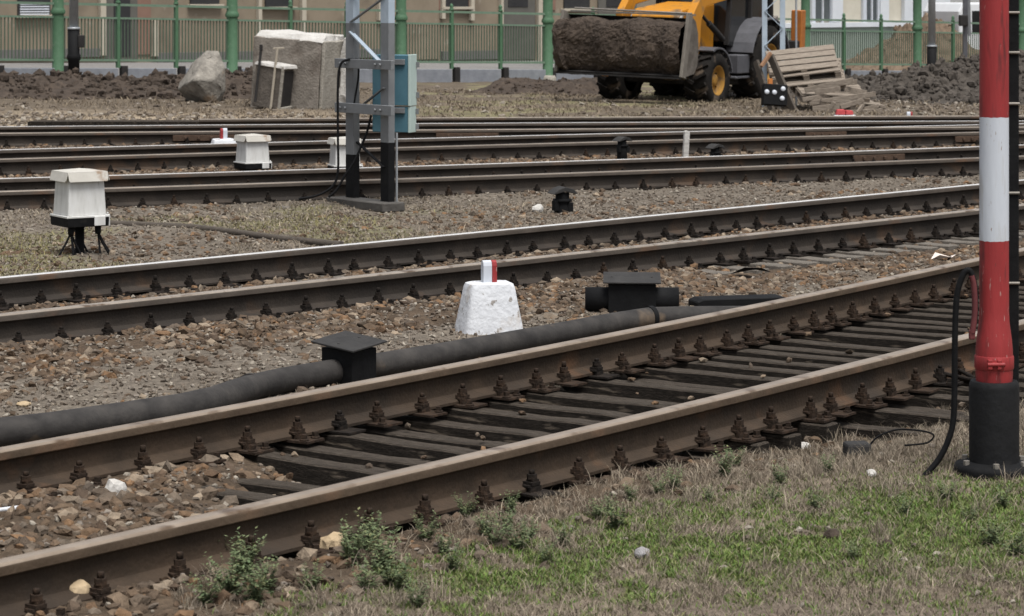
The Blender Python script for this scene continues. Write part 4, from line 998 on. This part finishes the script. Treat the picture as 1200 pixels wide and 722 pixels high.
for k in range(5): mb.box((.462, 0, 1.12 + .09 * k), (.02, .74, .04))
bpart(mb, 'grille', M['chassis'])
for s_y in (-1, 1):
    mb = MB(); mb.prism([(-1.9, 2.05), (-1.9, 2.28), (.14, 2.02), (.50, 1.66), (.46, .98), (.98, .72), (.98, .52), (.20, .80), (.14, 1.55), (-.02, 1.80)], s_y * .70 - .07, s_y * .70 + .07, 'y'); bpart(mb, 'loader_arm', M['yellow'], bevel=.012)
    mb = MB(); mb.tube([(-.9, s_y * .70, 1.2), (-.3, s_y * .70, 1.5)], .055, 10); mb.tube([(-.3, s_y * .70, 1.5), (.1, s_y * .70, 1.7)], .03, 8); bpart(mb, 'lift_cylinder', M['chassis'])
    mb = MB(); mb.tube([(.35, s_y * .48, 1.62), (.85, s_y * .48, 1.22), (1.02, s_y * .48, 1.10)], .04, 8); bpart(mb, 'tilt_link', M['steel'])
    # rear mudguard
    mb = MB(); n = 12; pr_ = [(-2.15 + .88 * math.cos(R(15 + 160 * k / n)), .74 + .86 * math.sin(R(15 + 160 * k / n))) for k in range(n + 1)]
    pr2 = [(-2.15 + .84 * math.cos(R(15 + 160 * k / n)), .74 + .82 * math.sin(R(15 + 160 * k / n))) for k in range(n, -1, -1)]
    mb.prism(pr_ + pr2, s_y * .84 - .27, s_y * .84 + .27, 'y'); bpart(mb, 'rear_mudguard', M['fender'], bevel=.008)
    mb = MB(); n = 8; pr_ = [(.60 * math.cos(R(65 + 100 * k / n)), .49 + .60 * math.sin(R(65 + 100 * k / n))) for k in range(n + 1)]
    pr2 = [(.57 * math.cos(R(65 + 100 * k / n)), .49 + .57 * math.sin(R(65 + 100 * k / n))) for k in range(n, -1, -1)]
    mb.prism(pr_ + pr2, s_y * .88 - .19, s_y * .88 + .19, 'y'); bpart(mb, 'front_mudguard', M['fender'])
    mb = MB(); mb.box((-1.15, s_y * .86, .52), (.62, .3, .05)); mb.box((-1.15, s_y * .88, .76), (.5, .28, .34)); bpart(mb, 'cab_step', M['fender'], bevel=.015)
    # stabiliser
    mb = MB(); mb.box((-3.55, s_y * 1.02, 1.0), (.2, .22, 1.45)); bpart(mb, 'stabiliser', M['orange'], bevel=.015)
    mb = MB(); mb.box((-3.55, s_y * 1.02, .13), (.36, .36, .06)); bpart(mb, 'stabiliser_foot', M['chassis'], bevel=.01)
# cab
mb = MB(); mb.prism([(-1.0, 1.15), (-1.06, 1.5), (-1.22, 2.62), (-2.85, 2.66), (-2.95, 1.5), (-2.75, 1.0), (-1.5, 1.0)], -.70, .70, 'y'); bpart(mb, 'cab_glass', M['darkglass'], bevel=.02)
mb = MB(); mb.box((-2.02, 0, 2.74), (1.95, 1.56, .16), taper=(.92, .9)); bpart(mb, 'cab_roof', M['yellow'], bevel=.04, seg=2)
for s_y in (-1, 1):
    for pa_, pb__ in (((-1.02, s_y * .72, 1.1), (-1.20, s_y * .72, 2.66)), ((-2.0, s_y * .72, 1.5), (-2.0, s_y * .72, 2.66)), ((-2.96, s_y * .72, 1.45), (-2.86, s_y * .72, 2.66))):
        mb = MB(); mb.beam(pa_, pb__, .06, .08); bpart(mb, 'cab_pillar', M['chassis'])
mb = MB(); mb.beam((-3.3, .1, 1.0), (-3.55, .1, 3.3), .22, .28); mb.beam((-3.55, .1, 3.3), (-3.95, .1, 1.6), .18, .24); bpart(mb, 'rear_boom', M['yellow'], bevel=.02)
mb = MB(); mb.box((-3.45, 0, .9), (.2, 2.2, .5)); bpart(mb, 'rear_frame', M['chassis'], bevel=.02)
mb = MB(); mb.prism([(-3.95, 1.6), (-3.6, 1.5), (-3.5, 1.1), (-3.8, .85), (-4.15, 1.15)], -.28, .42, 'y'); bpart(mb, 'digging_bucket', M['steel'], bevel=.01)
# loader bucket
zb = .60; bk = [(1.42, 1.02), (1.32, .97), (1.22, .76), (1.18, .46), (1.22, .20), (1.34, .06), (1.80, 0.0)]
mb = MB(); outer = [(x, z + zb) for x, z in bk]; inner = [(x + .035, z + zb + (.03 if i > 3 else -.0)) for i, (x, z) in enumerate(bk)]
mb.prism(outer + inner[::-1], -1.2, 1.2, 'y'); bk_o = bpart(mb, 'loader_bucket', M['chassis'])
for s_y in (-1, 1):
    mb = MB(); mb.prism(outer + [(1.70, .40 + zb), (1.58, 1.04 + zb)], s_y * 1.215 - .014, s_y * 1.215 + .014, 'y'); bpart(mb, 'side_plate', M['muddysteel'], bk_o)
    mb = MB(); mb.beam((1.56, s_y * 1.225, 1.08 + zb), (1.78, s_y * 1.225, .0 + zb), .06, .15, up=(1, 0, 0)); bpart(mb, 'side_cutter', mat('scoured_steel', [(.12, .105, .088), (.19, .17, .145)], 7, .8, .2), bk_o, bevel=.006)
mb = MB(); mb.box((1.33, 0, 1.075 + zb), (.10, 2.42, .03)); mb.tube([(1.42, -1.1, 1.13 + zb), (1.42, 1.2, 1.10 + zb)], .016, 8); bpart(mb, 'top_rim', M['steel'], bk_o)
mb = MB(); mb.box((1.72, 0, -.005 + zb), (.24, 2.44, .03)); bpart(mb, 'cutting_edge', M['chassis'], bk_o)
mb = MB(); n = 130; m2 = 70; vs = []; fs = []
for i in range(n + 1):
    y = -1.19 + 2.38 * i / n
    bulge = 1 + .10 * math.sin(i * .17) + (.28 if y < -1.0 else 0)
    for j in range(m2 + 1):
        f = j / m2; a_ = R(-88 + 180 * f)
        ca2, sa2 = math.cos(a_), math.sin(a_); e_ = .8
        x = 1.36 + .50 * math.copysign(abs(ca2)**e_, ca2) * bulge * (1.0 + .10 * sa2); z = zb + .47 + .50 * math.copysign(abs(sa2)**.75, sa2)
        v = Vector((x, y * (1.04 if y < -.9 else 1), z)); v += mnoise.noise_vector(v * 2.0) * .07 + mnoise.noise_vector(v * 8) * .022 + mnoise.noise_vector(v * 22) * .020 + mnoise.noise_vector(v * 50) * .008
        vs.append(v)
for i in range(n):
    for j in range(m2): a0_ = i * (m2 + 1) + j; fs.append((a0_, a0_ + 1, a0_ + m2 + 2, a0_ + m2 + 1))
mb.add(vs, fs); tag(mb.build('soil_load', M['soil'], None, None), 'heap of dark soil filling the loader bucket', 'soil').matrix_world = Matrix.LocRotScale(BH.location, BH.rotation_euler, None)

# ------------------------------------------------------------------ pallets and planks
def pallet_mesh(W_, D_, r):
    a_ = MB(); nb = 4; st = []
    for k in range(nb): a_.box((0, -D_ / 2 + D_ * (k + .5) / nb + r.uniform(-.01, .01), .133), (W_ * r.uniform(.96, 1.0), D_ / nb * .82, .022))
    for x in (-W_ / 2 + .05, 0, W_ / 2 - .05):
        b_ = MB(); b_.box((x, 0, .110), (.10, D_, .0225)); b_.box((x, 0, .011), (.10, D_, .022))
        for y in (-D_ / 2 + .07, 0, D_ / 2 - .07): b_.box((x, y, .0605), (.098, .13, .079))
        st.append(b_)
    return [a_] + st
r = random.Random(3)
pms = [p_.mesh(nm, M['wood'], bevel=.003) for p_, nm in zip(pallet_mesh(1.15, .8, r), ('top_deck', 'stringer', 'stringer', 'stringer'))]
specs = [  # photo x, y of centre, distance, rotation (x, y, z), label
 (988, 126, 42.0, (R(6), R(6), R(16)), 'broken pallet lowest of the heap, lying flat on the ground at the right'),
 (972, 114, 42.2, (R(14), R(3), R(8)), 'pallet second from the bottom of the heap'),
 (950, 101, 42.5, (R(12), R(-6), R(-6)), 'pallet in the middle of the heap, tilted to the left'),
 (946, 89, 42.7, (R(14), R(-7), R(-9)), 'pallet second from the top of the heap'),
 (940, 77, 42.8, (R(27), R(-6), R(-3)), 'topmost pallet of the heap, tilted towards the tracks')]
for i, (x, y, d, rot, lb) in enumerate(specs):
    root = thing('wooden_pallet', lb, 'pallet', at(x, y, d), 0, 'weathered pallets heaped by the digger'); root.rotation_euler = rot
    for me, nm in zip(pms, ('top_deck', 'stringer', 'stringer', 'stringer')): link(nm, me, root)
def plank(x0, y0, x1, y1, d0, d1, w, h, m, label, nm='plank'):
    a_, b_ = at(x0, y0, d0), at(x1, y1, d1); mb = MB(); mb.beam(Vector((0, 0, 0)), b_ - a_, w, h); tag(mb.build(nm, m, None, a_, bevel=.004), label, 'plank', 'loose planks around the pallet heap')
plank(905, 131, 886, 72, 41.6, 42.0, .05, .12, M['wooddark'], 'dark plank standing steeply against the left side of the pallets')
plank(931, 132, 903, 66, 41.5, 42.0, .05, .14, M['wooddark'], 'dark plank leaning on the pallets, right of the steep one')
plank(943, 106, 1000, 94, 41.7, 41.7, .04, .09, M['wood'], 'pale plank sticking out over the middle of the pallet heap')
plank(948, 121, 1026, 110, 41.5, 41.6, .04, .08, M['wood'], 'long pale plank lying across the lower pallets')
plank(984, 132, 1034, 129, 41.3, 41.4, .05, .06, M['wood'], 'short pale stick on the ground in front of the pallets')
plank(892, 78, 903, 62, 41.8, 41.9, .06, .05, mat('rusty_wood', [(.2, .11, .06), (.3, .17, .1)], 9, .9, .2), 'short reddish board at the upper left corner of the pallets')
for (x0, y0, x1, y1, d0) in ((952, 128, 990, 124, 41.3), (962, 117, 1010, 121, 41.35), (968, 133, 978, 120, 41.2), (985, 126, 1012, 117, 41.3), (1000, 130, 1030, 124, 41.4), (955, 108, 985, 104, 41.6), (990, 104, 1015, 109, 41.7), (1004, 133, 1012, 122, 41.2), (940, 117, 968, 112, 41.4), (980, 98, 1004, 96, 42.0)):
    a_, b_ = at(x0, y0, d0), at(x1, y1, d0 + random.uniform(-.15, .3)); mb = MB(); mb.beam(Vector((0, 0, 0)), b_ - a_, .035, random.uniform(.05, .10)); tag(mb.build('plank', M['wood'], None, a_, bevel=.004), 'short broken board lying loose among the lower pallets', 'plank', 'broken boards among the lower pallets')
p = at(907, 126, 41.2); sroot = thing('signal_lamp_unit', 'black signal lamp unit with white lenses leaning on the pallet heap', 'signal lamp', (p.x, p.y, p.z))
sroot.rotation_euler = (R(-8), R(4), R(8))
mb = MB(); mb.box((0, 0, .2), (.40, .16, .34)); mb.build('housing', M['black'], sroot, bevel=.012)
for (x, z) in ((-.145, .235), (-.02, .235), (.11, .145), (.12, .30)):
    mb = MB(); mb.lathe([(.042, 0), (.036, .012), (.015, .018)], n=14); mb.xf(Matrix.Translation((x, -.082, z)) @ Matrix.Rotation(math.pi / 2, 4, 'X')); mb.build('lens', M['white_paint'], sroot)
mb = MB(); mb.box((-.08, -.02, .41), (.07, .05, .1)); mb.build('orange_tag', M['orange'], sroot, bevel=.005)

# ------------------------------------------------------------------ station building behind the fence
OFFN = 11.0
BL = FL + FNU * OFFN
def s_b(x, n=OFFN):
    A = FL + FNU * n; k = (x - 600) / F; return float((k * A[1] - A[0]) / (FDU[0] - k * FDU[1]))
def y_b(x, y, n=OFFN):                     # height on the facade of photo point
    A = FL + FNU * n; s_ = s_b(x, n); Yd = A[1] + FDU[1] * s_; return H - (y - YH) / F * Yd
broot = thing('station_building', 'long tan plastered building with pale pilasters behind the green fence', 'building', (BL[0], BL[1], 0), fang)
s0, s1 = s_b(-260), s_b(815)
mb = MB(); mb.box(((s0 + s1) / 2, 3.0, 2.7), (s1 - s0, 6.0, 6.6)); mb.build('wall', M['tan_wall'], broot)
mb = MB(); mb.prism([(-.5, 6.0), (6.5, 6.0), (3.0, 8.2)], s0 - .4, s1 + .4, 'x'); mb.build('roof', M['red_wall'], broot)
def fac(x0, x1, yt, yb, m, nm, dep=.06, parent=broot, top=None):
    a_, b_ = s_b(x0), s_b(x1); zt = top if top is not None else y_b((x0 + x1) / 2, yt); zb_ = y_b((x0 + x1) / 2, yb)
    mb = MB(); mb.box(((a_ + b_) / 2, -dep / 2 - .002, (zt + zb_) / 2), (b_ - a_, dep, zt - zb_)); return mb.build(nm, m, parent, bevel=.004)
# dark base band and window / door bays
for x0, x1 in ((-250, 118), (183, 452), (516, 583), (637, 810)): fac(x0, x1, 59.5, 70, M['base_band'], 'base_band', .09)
for (x0, x1) in ((-60, -12), (123, 160), (455, 513), (585, 626), (700, 745)):
    d_ = fac(x0, x1, -60, 70, M['grey_wall'] if x0 != 455 else M['tan_wall'], 'door', .05, top=2.75)
    if x0 != 455: fac(x0 + 9, x1 - 9, -40, 8 if x0 > 400 else 66, M['dark_open'], 'door_panel', .07, d_, top=2.3)
for (x0, x1, yt, yb) in ((115, 121.5, -90, 65), (177, 182.5, 24, 66), (351, 356, -90, 40), (441, 446, -90, 24), (515, 519, -90, 22), (549, 553, -90, 24), (628, 635, -90, 72), (584, 587, -90, 60), (300, 304, -90, 60)):
    fac(x0, x1, yt, yb, M['pale_trim'], 'pilaster', .13, top=(3.4 if yt < 0 else None))
for (x0, x1) in ((452, 515), (519, 549), (160, 176), (636, 650)): fac(x0, x1, -90, 12 if x0 > 400 else 64, M['red_wall'], 'wall_panel', .04, top=3.3)
for (x0, x1, yb) in ((222, 256, 5), (20, 58, 18), (310, 342, 8), (519, 548, 8), (-140, -100, 8), (660, 690, 10)):
    w_ = fac(x0, x1, -60, yb, M['dark_open'], 'window', .05, top=2.7)
    fac(x0 - 3, x1 + 3, yb, yb + 3, M['pale_trim'], 'sill', .16, w_)
    if x0 == 20:
        for k in range(5): fac(x0 + 2, x1 - 2, 4 + 3 * k, 5.6 + 3 * k, M['white_paint'], 'blind_slat', .08, w_)

# white building at the right
N2 = 15.0
A2 = FL + FNU * N2
wroot = thing('white_building', 'cream and white building with tall windows at the upper right behind the fence', 'building', (A2[0], A2[1], 0), fang)
w0, w1 = s_b(900, N2), s_b(1109, N2)
mb = MB(); mb.box(((w0 + w1) / 2, 3.0, 2.5), (w1 - w0, 6.0, 8.0)); mb.build('wall', M['cream_wall'], wroot)
mb = MB(); mb.prism([(-.5, 6.5), (6.5, 6.5), (3.0, 8.6)], w0 - .4, w1 + .4, 'x'); mb.build('roof', M['red_wall'], wroot)
def fac2(x0, x1, yt, yb, m, nm, dep=.06, parent=wroot, top=None):
    a_, b_ = s_b(x0, N2), s_b(x1, N2); zt = top if top is not None else y_b((x0 + x1) / 2, yt, N2); zb_ = y_b((x0 + x1) / 2, yb, N2)
    mb = MB(); mb.box(((a_ + b_) / 2, -dep / 2 - .002, (zt + zb_) / 2), (b_ - a_, dep, zt - zb_)); return mb.build(nm, m, parent, bevel=.005)
fac2(902, 1055, 32, 84, M['green_wall'], 'lower_wall', .10)
fac2(902, 1056, 26.5, 32, M['white_wall'], 'sill_band', .2)
for x0, x1 in ((953, 971), (1013, 1026)):
    w_ = fac2(x0, x1, -80, 24, M['glass'], 'window', .05, top=4.2)
    for xa, xb in ((x0 - 4, x0), (x1, x1 + 4), ((x0 + x1) / 2 - .7, (x0 + x1) / 2 + .7)): fac2(xa, xb, -80, 27, M['white_paint'], 'window_frame', .11, w_, top=4.3)
    fac2(x0 - 4, x1 + 4, -80, -75, M['white_paint'], 'lintel', .12, w_)
for x0, x1 in ((971.5, 984), (1028, 1038), (1056, 1109.5)): fac2(x0, x1, -90, 26 if x1 < 1050 else 84, M['white_wall'], 'pilaster', .16, top=6.3)

# things at the right edge, partly hidden by the striped pole
p = at(1131, 72, 66); root = thing('signal_post', 'dark signal post with a lamp box beside the white building corner', 'signal post', (p.x, p.y, -.6)); s = 66 / F
mb = MB(); mb.box((0, 0, 2.2), (5 * s, .12, 4.6)); mb.build('post', M['fender'], root)
mb = MB(); mb.box((-3 * s, -.1, H - (24 - YH) * s + .6), (10 * s, .2, 13 * s)); mb.build('lamp_box', M['chassis'], root, bevel=.02)
mb = MB(); mb.beam((6 * s, .1, 1.2), (2 * s, .1, 4.4), .07, .10); mb.build('stay', M['mastgrey'], root)
# white van beyond
p = at(1185, 58, 74); root = thing('white_van', 'white van parked beyond the fence, mostly hidden behind the striped pole', 'van', (p.x, p.y, float(zground(np.array([p.x]), np.array([p.y]))[0])), R(25))
root.location.z = -.72
mb = MB(); mb.prism([(-2.4, .35), (2.3, .35), (2.45, .6), (2.4, 1.0), (1.75, 1.25), (1.1, 2.05), (.8, 2.15), (-2.3, 2.15), (-2.45, 1.9)], -.9, .9, 'y'); body = mb.build('body', M['vanwhite'], root, bevel=.05, seg=2)
mb = MB(); mb.prism([(.2, 1.3), (1.45, 1.3), (1.02, 1.92), (.2, 1.92)], -.915, .915, 'y'); mb.prism([(-2.0, 1.3), (.05, 1.3), (.05, 1.92), (-2.0, 1.92)], -.912, .912, 'y'); mb.build('side_windows', M['darkglass'], root)
mb = MB(); mb.hexa([Vector(v) for v in ((1.74, -.75, 1.29), (1.74, .75, 1.29), (1.70, .75, 1.27), (1.70, -.75, 1.27), (1.17, -.7, 2.02), (1.17, .7, 2.02), (1.12, .7, 2.0), (1.12, -.7, 2.0))]); mb.build('windscreen', M['darkglass'], root)
for x in (-1.5, 1.5):
    for y in (-.82, .82):
        mb = MB(); mb.lathe([(.18, -.1), (.33, -.1), (.34, 0), (.33, .1), (.18, .1)], n=20); mb.xf(Matrix.Translation((x, y, .34)) @ Matrix.Rotation(math.pi / 2, 4, 'X')); mb.build('wheel', M['tyre'], root)

# ------------------------------------------------------------------ weeds, notable stones, litter
def weed_mesh(seed, hgt, spread):
    r = random.Random(seed); mb = MB()
    for s in range(r.randint(11, 18)):
        a_ = r.uniform(0, 6.28); L_ = hgt * r.uniform(.55, 1.1); ln = spread * r.uniform(.3, 1.0)
        tip = Vector((math.cos(a_) * ln, math.sin(a_) * ln, L_)); root = Vector((r.uniform(-.012, .012), r.uniform(-.012, .012), -.01))
        for k in range(2):
            n_ = Vector((-math.sin(a_), math.cos(a_), 0)) * .0018 if k == 0 else Vector((math.cos(a_), math.sin(a_), 0)) * .0018
            mb.add([root - n_, root + n_, tip], [(0, 1, 2)])
        nl = r.randint(16, 26)
        for k in range(nl):
            f = (k + 1) / nl; pnt = root.lerp(tip, f); b_ = r.uniform(0, 6.28); ll = hgt * r.uniform(.10, .22) * (1.15 - .6 * f)
            dr = Vector((math.cos(b_), math.sin(b_), r.uniform(-.2, .8))).normalized(); sd = dr.cross(Vector((0, 0, 1))).normalized() * ll * .28
            mb.add([pnt, pnt + dr * ll * .5 + sd, pnt + dr * ll, pnt + dr * ll * .5 - sd], [(0, 1, 2, 3)])
    return mb.mesh('weed', M['weed'])
wm = [weed_mesh(k, .13, .075) for k in range(6)]
wp = [(410, 668, 1.2), (436, 650, 1.0), (456, 684, 1.1), (432, 690, 1.0), (298, 712, 1.2), (270, 705, 1.1), (570, 632, .8), (594, 628, .9), (620, 632, .7), (700, 608, .7), (530, 668, .8), (262, 668, 1.0), (285, 690, 1.25), (312, 700, 1.0), (425, 655, 1.1), (448, 668, 1.3), (470, 690, .9), (499, 640, .8), (545, 585, .9), (520, 650, .7), (580, 640, .8), (609, 645, 1.0), (600, 610, .7), (660, 640, .7),
      (722, 618, .9), (715, 600, .6), (772, 580, .7), (790, 574, .8), (848, 562, .9), (862, 548, .7), (915, 572, .8), (955, 600, .8), (905, 590, .6), (970, 555, .7), (1062, 608, .8), (1110, 590, .7), (1160, 640, .9),
      (1190, 650, 1.0), (1135, 610, .6), (1000, 655, .6), (640, 660, .7), (545, 615, .7), (740, 590, .6), (830, 590, .5), (365, 690, .8), (240, 715, .9), (1175, 600, .8), (490, 712, .8)]
for i, (x, y, s) in enumerate(wp):
    p = gp(x, y, -.205); o_ = link('weed', wm[i % 6], None, (p.x, p.y, zg(p)), random.uniform(0, 6)); o_.scale = (s * 1.05, s * 1.05, s * .9)
    tag(o_, 'low leafy green weed growing in the dry foreground grass', 'weed', 'weeds in the foreground grass')
def rock(x, y, w, h, col, label, seed):
    r = random.Random(seed); bm = bmesh.new(); bmesh.ops.create_icosphere(bm, subdivisions=2, radius=1)
    for v in bm.verts:
        v.co *= 1 + .35 * mnoise.noise(v.co * 1.1 + Vector((seed, 0, 0))); v.co = Vector((v.co.x * w / 2, v.co.y * w * .4, v.co.z * h / 2))
    me = bpy.data.meshes.new('stone'); bm.to_mesh(me); bm.free(); me.materials.append(col)
    p = gp(x, y); o_ = link('stone', me, None, (p.x, p.y, zg(p) + h * .30), r.uniform(0, 1)); tag(o_, label, 'stone')
pale = mat('pale_stone', [(.38, .36, .33), (.52, .50, .47)], 20, .95, .3); ochre = mat('ochre_stone', [(.30, .22, .13), (.44, .34, .22)], 14, .95, .4); grey = mat('grey_stone', [(.20, .19, .19), (.30, .29, .29)], 18, .95, .3); pink = mat('rosy_stone', [(.30, .17, .115), (.42, .26, .19)], 14, .95, .3)
rock(752, 652, .055, .045, grey, 'round grey stone lying alone on the green turf', 1)
rock(1021, 560, .045, .035, pale, 'small white stone in dry grass left of the striped pole', 2)
rock(925, 507, .06, .04, ochre, 'left one of two pale stones at the end of the bare sleepers', 3)
rock(942, 508, .065, .04, pale, 'right one of two pale stones at the end of the bare sleepers', 4)
rock(443, 554, .085, .05, ochre, 'flat ochre stone against the inner side of the near rail', 5)
rock(360, 569, .065, .045, pale, 'white stone inside the nearest track beside the near rail', 6)
rock(391, 650, .11, .09, ochre, 'large ochre stone among weeds outside the near rail', 7)
rock(87, 712, .10, .075, ochre, 'pale ochre stone at the bottom left corner', 8)
rock(134, 588, .085, .08, pale, 'upright pale grey stone between the rails at the left', 9)
rock(519, 521, .06, .035, ochre, 'pale stone on the bare sleepers in the middle of the nearest track', 10)
rock(630, 248, .11, .09, pale, 'white stone in the gravel just left of the largest black marker post', 11)
rock(975, 633, .06, .05, M['soil'], 'dark earth clod on the green turf below the half buried box', 12)
rock(1040, 641, .04, .03, M['soil'], 'smaller dark earth clod on the green turf, right of the larger clod', 13)
rock(28, 557 - 83, .07, .03, ochre, 'flat tan stone just above the black pipe at the left edge', 14)
p = gp(8, 603, -.17); mb = MB(); mb.tube([(-.06, 0, .012), (.05, .03, .02)], .009, 6); tag(mb.build('white_stick', M['whitewash'], None, p), 'short white stick lying inside the nearest track at the left edge', 'stick')
p = gp(1105, 306); mb = MB(); mb.add([(-.09, 0, .01), (-.03, -.05, .05), (.06, -.03, .03), (.10, .03, .045), (.02, .06, .02), (-.05, .04, .06)], [(0, 1, 2, 5), (2, 3, 4, 5)])
tag(mb.build('litter', M['litter'], None, p), 'crumpled pale litter near the striped pole beyond the nearest track', 'litter')
p = gp(879, 323); mb = MB(); mb.add([(-.14, 0, .01), (-.04, -.03, .06), (.08, -.02, .055), (.15, .02, .02), (.05, .09, .03), (-.06, .10, .02)], [(0, 1, 2, 5), (2, 3, 4, 5)])
tag(mb.build('black_scrap', M['black'], None, p), 'flat scrap of black sheet on the ballast above the trough cover', 'scrap')

# ------------------------------------------------------------------ light, sky, camera
EL, AZ = R(68), R(155)                       # sun behind the camera, to the right, veiled by cloud
world = bpy.data.worlds.new('World'); scene.world = world; world.use_nodes = True
nt = world.node_tree; N = nt.nodes; L = nt.links; bg = N['Background']
sky = N.new('ShaderNodeTexSky'); sky.sky_type = 'NISHITA'; sky.sun_disc = False; sky.sun_elevation = EL; sky.sun_rotation = AZ
sky.air_density = 1.0; sky.dust_density = 3.0; sky.ozone_density = 1.0
hs = N.new('ShaderNodeHueSaturation'); hs.inputs['Saturation'].default_value = .32
L.new(sky.outputs['Color'], hs.inputs['Color']); L.new(hs.outputs['Color'], bg.inputs['Color']); bg.inputs['Strength'].default_value = .054
sl = bpy.data.lights.new('sun', 'SUN'); sl.energy = 1.5; sl.angle = R(32); sl.color = (1, .985, .955)
so = bpy.data.objects.new('sun', sl); COL.objects.link(so)
so.rotation_euler = Vector((math.sin(AZ) * math.cos(EL), math.cos(AZ) * math.cos(EL), math.sin(EL))).to_track_quat('Z', 'Y').to_euler()
cam = bpy.data.cameras.new('camera'); co = bpy.data.objects.new('camera', cam); COL.objects.link(co)
co.location = (0, 0, H); co.rotation_euler = (math.pi / 2, 0, 0)
cam.sensor_width = 36; cam.lens = F / 1200 * 36; cam.shift_y = -(361 - YH) / 1200
cam.clip_start = .5; cam.clip_end = 3000
cam.dof.use_dof = True; cam.dof.focus_distance = 14.0; cam.dof.aperture_fstop = 10
scene.camera = co
vs_ = scene.view_settings; vs_.view_transform = 'Standard'; vs_.look = 'None'; vs_.gamma = 1; vs_.exposure = 1.5
scene.cycles.max_bounces = 5
